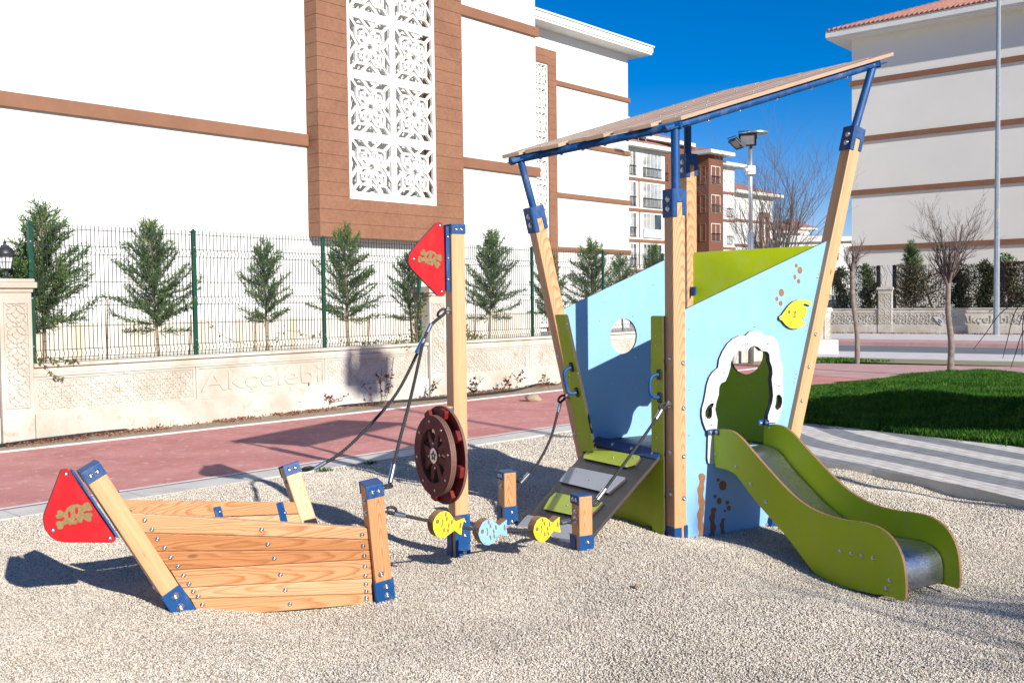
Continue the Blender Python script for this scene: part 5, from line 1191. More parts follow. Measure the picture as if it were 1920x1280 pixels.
prof = s6(SLN, topL); vL = Vector((_s.x-En.x, _s.y-En.y, 0)).length
va = vL-.03; prof = [(min(a, va), b) for a, b in prof]
sidep = [(va, prof[-1][1]), (va, prof[0][1])] + prof
sidep = smoothpoly(sidep, 1)
sl = MB(); sl.prism([sidep], -.009, .009, SLN.M, 0, 1); slide = sl.build('slide', [M_['hpl_green'], M_['hpl_edge']], tower, bevel=.002); slide['label'] = 'green slide with near side plate'
# far plate: same profile
sl = MB(); sl.prism([sidep], -.009, .009, SLF.M, 0, 1); sl.build('side_plate', [M_['hpl_green'], M_['hpl_edge']], slide, bevel=.002)
ch = s6(SLF, [(430, 245), (500, 262), (560, 300), (640, 400), (760, 530), (860, 630), (975, 718), (1100, 785), (1200, 815), (1290, 828), (1400, 845), (1480, 868), (1540, 908), (1572, 965), (1583, 1040), (1580, 1110)], .01)
ch = [(va+.12, ch[0][1]+.004)]+ch
chs = [tuple(p) for p in spline([Vector((a, b, 0)) for a, b in ch], 5)]
mb = MB(); n_ = len(chs); Mx = SLN.M
sgn = 1 if SLN.n.dot(SU) > 0 else -1
for side in (.010, WS-.010):
    for a, b, _ in chs: mb.v.append(tuple(Mx @ Vector((a, b, side*sgn))))
for side in (.010, WS-.010):
    for a, b, _ in chs: mb.v.append(tuple(Mx @ Vector((a, b-.004, side*sgn))))
for i in range(n_-1): mb.f.append((i, i+1, n_+i+1, n_+i)); mb.m.append(0); mb.f.append((2*n_+i, 3*n_+i, 3*n_+i+1, 2*n_+i+1)); mb.m.append(0)
co_ = mb.build('chute', M_['chute'], slide, smooth=True, fix=True)
for x, y in ((140, 306), (270, 386), (362, 496), (457, 609), (928, 917), (997, 936), (1061, 948), (1134, 966), (1240, 1104), (1219, 1156)):
    q = s6(SLN, [(x, y)], .009)[0]; bolt(slide, SLN.M @ Vector((q[0], q[1], .009)), SLN.n, .72)
q = s6(SLF, [(478, 137)], .009)[0]; bolt(slide, SLF.M @ Vector((q[0], q[1], .009)), SLF.n, .72)
# clamp plates at the top of the slide
for P, x, y in ((SLN, 160, 168), (SLF, 480, 108)):
    q = s6(P, [(x, y)])[0]; a = va-.03
    m_ = P.M @ T(a+.03, q[1], 0); mb = MB(); mb.box(-.055, .0, -.018, .018, .0095, .015, m_); mb.prism([rounded([(-.02, -.018), (.06, -.018), (.06, .018), (-.02, .018)], .01, 3)], 0, .006, frame(m_ @ Vector((0.0, 0, 0)), P.n, ZZ_, -V_)); cl = mb.build('clamp', M_['blue_metal'], slide)
    bolt(cl, m_ @ Vector((-.035, 0, .015)), P.n, .8); bolt(cl, m_ @ Vector((-.0, 0, .04))-V_*.007, -V_, .8)
print('SLIDE', En, va, [FP.px(1332, 800), FP.px(1424, 800)], (En-P1).dot(U))
# ================================================ ROPES
def vplane(a, b): return Plane(a, Vector((b.x-a.x, b.y-a.y, 0)))
def ferrule(par, a, b, r=.0145): mb = MB(); mb.tube([a, b], r, 14); return mb.build('ferrule', M_['steel'], par, auto=50)
def eye(par, p, n, d):
    """eye bolt on a post: p on the face, n outward, d rope direction"""
    n = Vector(n).normalized(); mb = MB(); mb.tube([p-n*.004, p+n*.03], .008, 10); x = n.orthogonal().normalized()
    mb.lathe([(0, 0), (.022, 0), (.022, .004), (0, .006)], 16, frame(p, x, n.cross(x), n)); o = mb.build('eye_bolt', M_['steel'], par, auto=50)
    c = p+n*.032; d = Vector(d).normalized(); mb = MB(); pl = []
    for i in range(17): an = 2*math.pi*i/16; pl.append(c+d*.022+d*.030*math.cos(an)+(n.cross(d).normalized()*.3+ZZ_*.0+n*.0)*.0+(d.cross(n).cross(d).normalized())*.019*math.sin(an))
    mb.tube(pl, .0085, 8, cap=False); mb.build('thimble', M_['rubber'], par, auto=60); return c+d*.052
def rope(name, label, pts, r=.0095):
    mb = MB(); mb.tube(spline(pts, 8), r, 10); o = mb.build(name, M_['rope'], None, T(*pts[0]) , smooth=True) if False else None
    P0 = pts[0]; t = thing(name, label, 'rope', P0, 'ropes of the play ship'); mb = MB(); mb.tube(spline(pts, 8), r, 10); mb.build('cord', M_['rope'], t, smooth=True); return t
# mast ropes
mz = DY(820, 582, mB.y).z; pe = mB-UM*SZ+ZZ_*mz
fe_ = fT-fD*.035+Vector((fD.cross(V_)).normalized())*0+U*SZ; ne_ = nT-nD*.03+U*SZ
VP = vplane(pe, fe_); onv = lambda P, x, y: P.M @ Vector((*P.px(x, y), 0))
far_pts = [onv(VP, *p) for p in ((806, 612), (792, 642), (745, 735), (690, 800), (640, 848), (600, 872))]
t = rope('rope', 'slack black rope from the mast down to the far post of the boat', [pe-U*.03-ZZ_*.02]+far_pts+[fe_+U*.055])
e_ = eye(t, pe, -UM, (far_pts[0]-pe)); ferrule(t, far_pts[0]+(far_pts[0]-far_pts[1])*.18, far_pts[0].lerp(far_pts[1], .35)); eye(t, fe_, U, far_pts[-1]-fe_); ferrule(t, far_pts[-1].lerp(far_pts[-2], -.25), far_pts[-1].lerp(far_pts[-2], .28))
VN = vplane(pe, ne_); npt = [onv(VN, *p) for p in ((797, 642), (770, 745), (748, 830), (731, 905))]
ja = far_pts[1]
t = rope('rope', 'taut black rope from below the mast rope joint to the near post of the boat', [ja+Vector((.004, 0, .0))]+npt[1:]+[ne_+U*.03]); ferrule(t, far_pts[1].lerp(far_pts[0], .25), far_pts[1].lerp(far_pts[2], .22), .019); ferrule(t, npt[-1], npt[-1].lerp(npt[-2], .45)); eye(t, ne_, U, npt[-1]-ne_)
# hand ropes of the ramp
a = P2a+d2*((DY(1057, 740, P2.y).z-P2a.z)/d2.z)-U*SZ; b = s1+U*SZ+ZZ_*.33
VA = vplane(a, b); pt = [onv(VA, *p) for p in ((1050, 756), (1046, 772), (1032, 822), (1006, 872), (984, 896))]
t = rope('rope', 'slack hand rope from the leaning left tower post to the far short post', [a]+pt+[b+U*.02]); ferrule(t, pt[0], pt[1]); ferrule(t, pt[-1].lerp(pt[-2], -.35), pt[-1].lerp(pt[-2], .35)); eye(t, a, -U, pt[0]-a); eye(t, b, U, pt[-1]-b)
a = P1-U*SZ+ZZ_*DY(1250, 757, P1.y).z; b = s2+U*SZ+ZZ_*(DY(1110, 946, s2.y).z)
VA = vplane(a, b); pt = [onv(VA, *p) for p in ((1240, 768), (1230, 785), (1190, 842), (1135, 916), (1120, 936))]
t = rope('rope', 'straight hand rope from the front tower post down to the near short post', [a]+pt+[b+U*.02]); ferrule(t, pt[0], pt[1]); ferrule(t, pt[-2], pt[-1]); eye(t, a, -U, pt[0]-a); eye(t, b, U, pt[-1]-b)
# fish rope
a = nT-nD*(.155)+U*SZ; b = s2-U*SZ+ZZ_*DY(1080, 972, s2.y).z; VA = vplane(a, b)
pt = [onv(VA, *p) for p in ((738, 962), (758, 966), (800, 975), (880, 990), (940, 994), (1000, 992), (1052, 980), (1068, 976))]
frp = rope('fish_rope', 'low black rope threaded through three flat fish, from the boat to the near short post', [a]+pt+[b], .0095); ferrule(frp, pt[0], pt[1]); ferrule(frp, pt[-2], pt[-1]); eye(frp, a, U, pt[0]-a); eye(frp, b, -U, pt[-1]-b)
FISH = [(0, 0), (.05, .16), (.16, .30), (.32, .36), (.48, .32), (.60, .22), (.72, .11), (.84, .17), (1.0, .24), (.965, .0), (1.0, -.24), (.86, -.19), (.74, -.13), (.62, -.23), (.5, -.33), (.34, -.38), (.18, -.33), (.06, -.18)]
def fish(label, cx, cy, face, rot):
    c = onv(VA, cx, cy); P = Plane(c-VA.n*(-.03), VA.ex); S = .205; t = thing('rope_fish', label, 'toy fish', c, 'flat fish on the rope'); t['group'] = 'flat fish on the rope'
    f = lambda L: [(((x-.48)*S)*math.cos(rot)-(y*S)*math.sin(rot), ((x-.48)*S)*math.sin(rot)+(y*S)*math.cos(rot)) for x, y in L]
    ol = rounded(f(FISH), .006, 2)
    mb = MB()
    for k in range(4): mb.prism([ol], -.056+k*.0132, -.056+k*.0132+.0105, P.M, 0, 0)
    mb.prism([f([(x*.93+.03, y*.93) for x, y in FISH])], -.054, -.004, P.M); body = mb.build('body', M_['hpl_edge'], t)
    fc = plate(t, P, [ol], -.0025, .004, face, 'hpl_edge', 'face_plate')
    mk = [ell(.14, .05, .055, .065, 14)]+[[(x-.02, y+.11), (x+.02, y+.11), (x+.05, y), (x+.02, y-.11), (x-.02, y-.11), (x+.01, y)] for x, y in ((.29, .02),)]
    for x, y in ((.42, .15), (.40, -.16), (.52, -.02), (.6, .08), (.53, -.16), (.36, .27)): mk.append(ell(x, y, .03, .07, 10, .2))
    mk.append(ell(.90, .02, .035, .09, 12))
    mb = MB()
    for L in mk: mb.prism([f(L)], .0042, .005, P.M)
    mb.build('engraving', M_['engraved'], fc)
    for x, y in ((.2, .24), (.2, -.27), (.62, .16), (.6, -.18)): q = f([(x, y)])[0]; screw(fc, P.M @ Vector((q[0], q[1], .004)), P.n, .7)
fish('yellow flat fish hanging beside the mast foot, left of the blue one', 833, 981, 'yellow', R_(-14)); fish('pale blue flat fish on the rope just right of the mast shoe', 917, 993, 'hpl_blue', R_(2)); fish('yellow flat fish in front of the ramp foot, right of the blue one', 1018, 988, 'yellow', R_(4))
# ================================================ PLANTS
M_['greytwig'] = simple('grey_twig', (.13, .105, .095), .85, 0, .3, 20)
def leaf_quads(mb, c, d, L, w_, rnd):
    d = Vector(d).normalized(); s = d.orthogonal().normalized(); s.rotate(Matrix.Rotation(rnd.uniform(0, 6.28), 3, d)); m_ = c+d*L*.5
    mb.add([c, m_+s*w_, c+d*L, m_-s*w_], [(0, 1, 2, 3)])
def conifer_mesh(seed, h, wd, low=.24, n=75, dens=1.0, lean=0):
    r = random.Random(seed); cr = MB(); tr = MB()
    ln = Vector((r.uniform(-.05, .05)+lean, r.uniform(-.05, .05), 1)); ax_ = lambda z: Vector((ln.x*z, ln.y*z, z))
    tr.tube([ax_(0), ax_(h*.3), ax_(h*.6), ax_(h*.93)], [.03, .024, .015, .004], 7)
    for i in range(n):
        f = (i+.5)/n; z = h*(low+(1-low)*f**.9); prof = (1-f)**.8*(.30+.7*min(1, (f+.12)*4)) if f < .9 else .1
        prof *= r.uniform(.55, 1.15); L = wd*.5*prof+.06; a = i*2.4+r.uniform(-.5, .5); el = R_(r.uniform(-8, 26))+f*.75
        d = Vector((math.cos(a)*math.cos(el), math.sin(a)*math.cos(el), math.sin(el))); p = ax_(z)
        pts = [p]; q = p.copy(); dd = d.copy(); k = max(3, int(L/.045))
        for j in range(k):
            dd = (dd+Vector((0, 0, .02))+Vector((r.uniform(-.1, .1), r.uniform(-.1, .1), r.uniform(-.06, .06)))).normalized(); q = q+dd*(L/k); pts.append(q.copy())
        tr.tube(pts, [.006*(1-t/len(pts))+.0012 for t in range(len(pts))], 4, cap=False)
        for j in range(1, len(pts)):
            t = j/len(pts); 
            for s in range(int((5 if f < .85 else 3)*dens)+1):
                sd = (dd*.9+Vector((r.uniform(-1, 1), r.uniform(-1, 1), r.uniform(-.75, .7)))*.85).normalized(); sl = r.uniform(.06, .15)*(1.15-t*.5)
                c = pts[j]+Vector((r.uniform(-.01, .01),)*3); m_ = 3
                for u_ in range(m_):
                    cc = c+sd*sl*u_/m_; leaf_quads(cr, cc, (sd+Vector((r.uniform(-.5, .5), r.uniform(-.5, .5), r.uniform(-.3, .5)))).normalized(), sl*.55, .0062, r)
    return tr.mesh('trunk', M_['barktan'], fix=False), cr.mesh('crown', M_['cypress'], fix=False)
CM = [conifer_mesh(1, 1.75, 1.75, .2, 80, 1.6), conifer_mesh(2, 1.6, 1.6, .26, 62, 1.3), conifer_mesh(3, 1.75, 1.6, .22, 68, 1.5, .05), conifer_mesh(4, 1.9, 1.75, .2, 76, 1.6, -.04)]
def place_tree(meshes, name, label, cat, loc, s=1, rz=0, group=None, sxy=None):
    t = thing(name, label, cat, loc, group); M = T(*loc) @ Matrix.Rotation(rz, 4, 'Z') @ Matrix.Diagonal((sxy or s, sxy or s, s, 1))
    link('trunk', meshes[0], t, M); link('crown', meshes[1], t, M); return t
def bedpos(x, y, d):
    P = Plane(WP.o-WP.n*d, WD); q = P.px(x, y); return P.M @ Vector((q[0], 0, 0))+ZZ_*.86
gC = 'young conifers behind the wire fence'
for x, ytop, d, k, rz, lab, sw in ((82, 400, .55, 0, 2.9, 'wide feathery conifer beside the leftmost green fence post', 1.0), (296, 425, .6, 3, .6, 'dense pointed conifer left of the second green fence post', .95), (500, 462, .65, 1, 1.2, 'smaller conifer midway between the second and third fence posts', .85),
    (652, 436, .6, 2, 4.0, 'conifer just right of the third fence post, under the brown frame', .9), (772, 485, .5, 1, 2.0, 'conifer half hidden by the red pennant of the mast', .9), (917, 440, .65, 3, 3.3, 'conifer standing alone right of the mast', .85),
    (1030, 480, .9, 0, 5.0, 'bushy conifer partly behind the leaning left tower post', .75), (1108, 458, .7, 2, .4, 'conifer behind the blue rear panel, left of a fence post', 1.0), (1168, 485, 1.2, 1, 2.7, 'low conifer above the sloping edge of the blue rear panel', .85), (1222, 465, .8, 3, 1.9, 'conifer close to the front tower post, before the balcony block', .7)):
    p = bedpos(x, 600, d); top = DY(x, ytop, p.y).z; h = [1.75, 1.6, 1.75, 1.9][k]; s = (top-.86)/h
    place_tree(CM[k], 'conifer', lab, 'conifer', p, s, rz, gC, s*sw*.88)
for x, d, lab in ((-25, .8, 'low green conifer tip left of the lantern'), (38, 1.0, 'low conifer tips between the lantern and the first fence post')):
    p = bedpos(x, 600, d); place_tree(CM[1], 'conifer', lab, 'conifer', p, (DY(x, 478, p.y).z-.86)/1.6, x*.1, gC, .8)
# stakes
for i, (x, y0_, lab) in enumerate(((200, 560, 'thin bare stake between the first two conifers'), (355, 590, 'thin stake close to the second fence post'), (477, 575, 'pale stake left of the small conifer'), (690, 590, 'thin stake right of the conifer under the brown frame'), (803, 575, 'stake behind the mast pillar'), (890, 560, 'thin leaning stake left of the conifer right of the mast'))):
    p = bedpos(x, 640, .5); tpz = DY(x, y0_, p.y).z; mb = MB(); mb.tube([p, p+Vector((.03, 0, tpz-.86))], [.014, .012], 7); tag(mb.build('stake', M_['barktan']), lab, 'stake', 'garden stakes behind the fence')
def bare_tree(name, label, base, h, seed, trunk_h, r0, spread=.5, n=9, levels=4, mt='twig', barkm='bark', stems=None, group='bare young trees', trunkbend=.0, droop=0):
    r = random.Random(seed); t = thing(name, label, 'bare tree', base, group); tr = MB(); cr = MB(); base = Vector(base)
    top = base+Vector((trunkbend, 0, trunk_h))
    tr.tube(spline([base-ZZ_*.1, base+Vector((trunkbend*.2+r0*.4, 0, trunk_h*.3)), base+Vector((trunkbend*.7-r0*.3, 0, trunk_h*.65)), top], 5), [r0*(1.15-.35*i/15) for i in range(16)], 12)
    def grow(p, d, L, rad, lev):
        k = 6; pts = [p]; q = p.copy(); dd = d.copy()
        for j in range(k):
            dd = (dd+Vector((r.uniform(-.12, .12), r.uniform(-.12, .12), .07-droop*.2))).normalized(); q = q+dd*L/k; pts.append(q.copy())
        (cr if lev > 0 else tr if False else cr).tube(pts, [max(rad*(1-.6*i/k), .0022) for i in range(k+1)], 5 if lev < 2 else 3, cap=False)
        if lev < levels:
            m_ = (4, 4, 3, 2, 2)[lev]+r.randint(0, 1)
            for j in range(m_):
                f = r.uniform(.25, 1.0); i_ = min(k, max(1, int(f*k))); nd = (pts[i_]-pts[i_-1]).normalized(); s = nd.orthogonal().normalized(); s.rotate(Matrix.Rotation(r.uniform(0, 6.28), 3, nd))
                grow(pts[i_], (nd+s*r.uniform(.35, .75)).normalized(), L*r.uniform(.42, .72), max(rad*(1-.6*f)*.62, .0025), lev+1)
    for i in range(n):
        a = i*2.4+r.uniform(-.4, .4); s = spread*r.uniform(.25, 1.1); d = Vector((math.cos(a)*s, math.sin(a)*s, 1)).normalized(); o_ = r.uniform(-.18, 0)*trunk_h*.6 if not stems else 0
        grow(top+ZZ_*o_, d, (h-trunk_h)*r.uniform(.45, .8), r0*r.uniform(.35, .6), 0)
    tr.build('trunk', M_[barkm], t, smooth=True, fix=False); cr.build('crown', M_[mt], t, smooth=True, fix=False); return t
q = G(1782, 690, .18); zt = DY(1765, 350, q.y).z
bare_tree('bare_tree', 'young bare tree with a pale trunk rising from the lawn', q, (zt-.18)*.97, 12, DY(1778, 530, q.y).z-.18, .058, .62, 9, 3, trunkbend=-.05)
q = G(1607, 680); zt = DY(1600, 430, q.y).z
bare_tree('bare_tree', 'slender bare tree just right of the leaning right tower post, at the path edge', q, zt, 5, DY(1602, 500, q.y).z, .055, .5, 6, 2, trunkbend=-.12)
bp = Vector((.268*27, 27, 0)); bare_tree('bare_tree', 'large bare multi stemmed tree behind the tower, right of the floodlight pole', bp, DY(1480, 250, 27).z*.98, 21, 1.5, .06, .40, 13, 3, mt='greytwig', stems=1)
bp = Vector((.243*29, 29, 0)); bare_tree('bare_tree', 'thin bare tree behind and left of the floodlight pole', bp, DY(1400, 330, 29).z*1.1, 33, 1.2, .05, .36, 7, 3, mt='greytwig', stems=1)
# drooping twigs at the right frame edge
bp = Vector((5.95, 11.0, .25)); t = bare_tree('bare_shrub', 'bare drooping shrub whose long twigs hang into view at the right edge', bp, 1.3, 8, 1.15, .03, .9, 3, 1, mt='darktwig', group='bare drooping shrubs'); t['category'] = 'shrub'; del t['group']
mb = MB(); r = random.Random(6)
for sx_, sy_, ex_, ey_ in ((1930, 560, 1825, 655), (1935, 550, 1880, 672), (1940, 560, 1916, 668), (1950, 600, 1895, 690), (1960, 545, 1930, 690), (1945, 585, 1910, 610)):
    a = DY(sx_, sy_, 10.8); b = DY(ex_, ey_, 10.8+r.uniform(-.3, .3)); mb.tube(spline([bp+ZZ_*1.15, a+Vector((.05, 0, .02)), a.lerp(b, .35)+Vector((-.06, 0, .07)), b.lerp(a, .25)+Vector((-.03, 0, .02)), b], 6), [.007*(1-i/30)+.0015 for i in range(25)], 5)
mb.build('branch', M_['darktwig'], t)
# shrubs and creeper behind the road wall
def cloud_mesh(seed, n, shape, size=.05, mt='shrubleaf', core=None):
    r = random.Random(seed); mb = MB()
    for i in range(n):
        p = shape(r); d = Vector((r.uniform(-1, 1), r.uniform(-1, 1), r.uniform(-.6, 1))).normalized(); leaf_quads(mb, p, d, size*r.uniform(.6, 1.4), size*.32, r)
    return mb
def shrub(label, x, ytop, wpx, d, seed, n=2600, name='shrub', mt='shrubleaf', taper=.35):
    P = Plane(WR.o-WR.n*d, RWD); q = P.px(x, 560); base = P.M @ Vector((q[0], 0, 0))+ZZ_*.9; h = DY(x, ytop, base.y).z-.9; w_ = wpx/1880*base.y
    r0 = random.Random(seed); lobes = [(Vector((r0.uniform(-.3, .3)*w_*(1-f*taper), r0.uniform(-.25, .25)*w_, h*(.08+.84*f))), w_*(.24+.1*r0.random())*(1-taper*f), h*.16) for f in [i/7 for i in range(8)]]
    def sh(r):
        c, a, b = r.choice(lobes); v = Vector((r.gauss(0, 1), r.gauss(0, 1), r.gauss(0, 1))).normalized()*(r.random()**.4); return base+c+Vector((v.x*a, v.y*a, v.z*b))
    t = thing(name, label, 'shrub', base, 'shrubs behind the road wall'); cloud_mesh(seed, n, sh, .11).build('foliage', M_[mt], t, fix=False)
    mb = MB(); r = random.Random(seed+1)
    for i in range(9): mb.tube([base, base+Vector((r.uniform(-.2, .2)*w_, r.uniform(-.2, .2)*w_, h*.5)), base+Vector((r.uniform(-.45, .45)*w_, r.uniform(-.4, .4)*w_, h*r.uniform(.75, 1.02)))], [.03, .018, .006], 5)
    mb.build('stem', M_['darktwig'], t)
shrub('slim dark conical shrub left of the pillar across the road', 1630, 500, 34, .9, 3, 1800, mt='cypress'); shrub('dark shrub beside the bare tree trunk on the lawn', 1800, 500, 46, 1.0, 5, 2400); shrub('bushy dark shrub left of the street lamp pole', 1845, 492, 50, 1.2, 6, 2400); shrub('tall dark shrub right of the street lamp pole', 1895, 482, 62, 1.0, 8, 3200, mt='cypress', taper=.1); shrub('dark shrub mass behind the leaning right tower post', 1572, 505, 40, 1.6, 9, 1500)
P = Plane(WR.o-WR.n*1.0, RWD); q = P.px(1708, 560); bs = P.M @ Vector((q[0], 0, 0))+ZZ_*.9; hh = DY(1706, 460, bs.y).z-.9
place_tree(conifer_mesh(9, 1.9, 1.3, .05, 110, 1.6), 'conifer', 'dark spreading conifer right of the pillar across the road', 'conifer', bs, hh/1.9, 1.0, None, hh/1.9*.95)
for x0_, x1_, n, sd, lab in ((1680, 1780, 2600, 1, 'dry creeper on the wire fence right of the pillar across the road'), (1782, 1878, 3600, 2, 'thick dry creeper on the wire fence around the street lamp pole'), (1882, 1990, 3600, 3, 'dry creeper on the wire fence at the right edge'), (1560, 1645, 1400, 4, 'sparse dry creeper on the wire fence left of the pillar across the road')):
    a0, a1 = rx(x0_), rx(x1_)
    def sh(r): 
        a = r.uniform(a0, a1); g = (math.sin(a*2.3+sd)+math.sin(a*5.1)*.5)*.25; z = 1.05+1.85*min(1, max(0, r.random()**.75+g*.3)); return fr.M @ Vector((a, z, r.gauss(0, .07)))
    t = thing('creeper', lab, 'climbing plant', fr.M @ Vector((a0, 1.05, 0)), 'creepers on the road fences'); cloud_mesh(sd+40, n, sh, .085).build('foliage', M_['dryleaf' if sd % 2 else 'shrubleaf'], t, fix=False)
    mb = MB(); r = random.Random(sd)
    for i in range(26):
        a = r.uniform(a0, a1); pts = [fr.M @ Vector((a, 1.0, 0))]; z = 1.0
        for k in range(6): a += r.uniform(-.25, .25); z += r.uniform(.15, .4); pts.append(fr.M @ Vector((a, min(z, 2.95), r.uniform(-.04, .06))))
        mb.tube(pts, .008, 4, cap=False)
    mb.build('stem', M_['darktwig'], t)
mb = MB(); a = DY(1722, 500, 45); b = DY(1748, 578, 44.5); mb.tube([b, a], [.05, .04], 7); tag(mb.build('stake', M_['barktan']), 'long pale pole leaning among the shrubs across the road', 'stake')
# weeds and creepers at the foot of the left wall
def weed(label, x, y, xt, yt, seed, kind='redleaf', leaves=42, cat='weed'):
    d = fn; b = G(x, y); top = DY(xt, yt, b.y+.02); r = random.Random(seed); t = thing('weed', label, cat, b, 'dry weeds along the wall foot')
    st = MB(); lf = MB(); m_ = b.lerp(top, .5)+Vector((r.uniform(-.04, .04), 0, .02)); sp_ = spline([b, m_, top], 10); st.tube(sp_, .005, 5)
    br = [sp_]
    for k in range(3):
        i = r.randint(4, 12); q = sp_[i]; e2 = q+Vector((r.uniform(-.13, .13), r.uniform(-.1, .03), r.uniform(.05, .16))); s2_ = spline([q, q.lerp(e2, .5)+ZZ_*.01, e2], 6); st.tube(s2_, .002, 4); br.append(s2_)
    for i in range(leaves):
        L_ = r.choice(br); p = r.choice(L_[1:]); leaf_quads(lf, p, Vector((r.uniform(-1, 1), r.uniform(-1, .4), r.uniform(-.5, .8))), r.uniform(.035, .065), .014, r)
    st.build('stem', M_['twig'], t, fix=False); lf.build('leaves', M_[kind], t, fix=False)
for i, a in enumerate(((28, 818, 20, 742, 'weed with dark red leaves at the foot of the lamp pillar', 'redleaf'), (18, 825, 5, 800, 'low leafy weed left of the lamp pillar foot', 'redleaf'), (145, 815, 158, 775, 'thin curved weed stem right of the lamp pillar', 'twig'), (180, 808, 176, 782, 'short dark weed beside the taller red one', 'shrubleaf'), (192, 806, 188, 768, 'red stemmed weed left of the middle of the ornamental panel', 'redleaf'),
    (268, 795, 262, 768, 'small dark weed below the ornamental panel', 'shrubleaf'), (300, 792, 287, 724, 'tall thin weed near the joint before the lettering', 'redleaf'), (318, 790, 312, 752, 'weed with arching stem below the wall joint', 'twig'), (452, 780, 442, 750, 'branched red weed below the letter k', 'redleaf'), (460, 779, 455, 745, 'upright twin of the red weed below the letter k', 'redleaf'), (500, 775, 516, 757, 'small leaning weed by the round stone', 'shrubleaf'),
    (552, 771, 550, 740, 'dark narrow weed below the end of the lettering', 'shrubleaf'), (573, 769, 571, 714, 'tall dark red weed under the end of the lettering', 'redleaf'), (602, 766, 652, 741, 'long weed arching to the right along the wall', 'redleaf'), (700, 760, 680, 720, 'loose weed left of the two bright red ones', 'twig'), (717, 755, 716, 690, 'bright red upright weed behind the mast ropes', 'redleaf'), (722, 755, 738, 670, 'bright red leaning weed behind the mast ropes', 'redleaf'),
    (800, 748, 828, 710, 'dark weed immediately left of the mast', 'shrubleaf'), (885, 742, 884, 722, 'small weed immediately right of the mast', 'shrubleaf'), (890, 742, 908, 706, 'taller weed right of the mast', 'shrubleaf'), (960, 733, 948, 705, 'bushy red weed between mast and tower', 'redleaf'), (968, 732, 982, 690, 'slender weed beside the bushy red one', 'redleaf'), (1030, 728, 1012, 712, 'dark trailing weed close to the left tower post', 'shrubleaf'))):
    weed(a[4], a[0], a[1], a[2], a[3], i+70, 'redleaf' if a[5] == 'twig' else a[5], 14 if a[5] == 'twig' else 46)
# leaf litter and clods on the soil strip
mb = MB(); r = random.Random(5)
for i in range(5200):
    s = r.uniform(-1.5, 16)**1; o_ = r.random()**1.6; p = W0+WD*s+nW*(.05+.30*o_)+ZZ_*r.uniform(.0, .02); 
    if math.sin(s*1.9)+math.sin(s*4.7+1) < -.4 and r.random() < .8: continue
    leaf_quads(mb, p, Vector((r.uniform(-1, 1), r.uniform(-1, 1), r.uniform(-.1, .5))), r.uniform(.02, .05), .011, r)
struct(mb.build('leaf_litter', M_['deadleaf'], fix=False), 'stuff')
mb = MB()
for i in range(2500):
    s = r.uniform(-6, 16); p = WR.M @ Vector((s, .01, .1+.5*r.random()**2)); leaf_quads(mb, p, Vector((r.uniform(-1, 1), r.uniform(-1, 1), r.uniform(0, .6))), r.uniform(.04, .09), .02, r)
struct(mb.build('leaf_litter', M_['deadleaf'], fix=False), 'stuff')
def rock(name, label, p, s, mt, seed, grp=None, cat='stone', parent=None):
    bm = bmesh.new(); bmesh.ops.create_icosphere(bm, subdivisions=3, radius=1); r = random.Random(seed); ph = [r.uniform(0, 6) for _ in range(9)]
    for v in bm.verts:
        n = v.co.copy(); k = 1+.16*math.sin(n.x*3+ph[0])*math.sin(n.y*3+ph[1])+.13*math.sin(n.z*4+ph[2]+n.x*2)+.08*math.sin(n.x*8+ph[3])*math.sin(n.y*7+ph[4]+n.z*6)
        v.co = Vector((n.x*k*s[0], n.y*k*s[1], n.z*k*s[2]))
    me = bpy.data.meshes.new(name); bm.to_mesh(me); bm.free(); me.materials.append(mt); me.polygons.foreach_set('use_smooth', [True]*len(me.polygons)); o = link(name, me, None, T(*p)); return tag(o, label, cat, grp)
gs = 'stones at the wall foot'
rock('stone', 'rounded tan stone against the wall right of the lamp pillar', G(86, 812)+ZZ_*.03, (.10, .08, .085), M_['soil'], 1, gs); rock('stone', 'tan stone at the wall below the gap after letter l', G(489, 776)+ZZ_*.03, (.08, .06, .07), M_['soil'], 2, gs); rock('clod', 'low clod of earth right of the tan stone under the lettering', G(520, 774), (.2, .09, .05), M_['soil'], 3, gs)
gp_ = 'clods on the gravel'
for i, (x, y, s, lab) in enumerate(((1204, 1018, .035, 'pale clod on the gravel left of the front tower post'), (1214, 998, .045, 'larger clod against the lower green panel'), (1237, 1004, .025, 'small clod beside the front tower post'), (1195, 1099, .014, 'small pebble lump in front of the tower'), (1000, 752, .12, 'low earth heap at the path edge behind the ramp'))):
    rock('clod', lab, G(x, y, .05 if y > 900 else 0)+ZZ_*s*.3, (s*1.2, s, s*.7), M_['soil'], 20+i, gp_, 'clod')
rock('clod', 'flat broken piece of concrete on the kerb edge right of the slide', G(1624, 888, .02), (.055, .045, .05), M_['concrete'], 30, None, 'rubble')
for x, y, lab in ((610, 884, 'small green weed tuft on the gravel right of the far boat post'), (432, 783, 'green grass tuft at the wall foot below the letter A'), (695, 870, 'green tuft at the kerb behind the wheel ropes')):
    mb = MB(); r = random.Random(x); b = G(x, y)
    for i in range(120): leaf_quads(mb, b+Vector((r.gauss(0, .035), r.gauss(0, .03), 0)), Vector((r.uniform(-.8, .8), r.uniform(-.8, .8), 1)), r.uniform(.02, .06), .003, r)
    tag(mb.build('grass_tuft', M_['grass'], fix=False), lab, 'grass tuft', 'grass tufts')
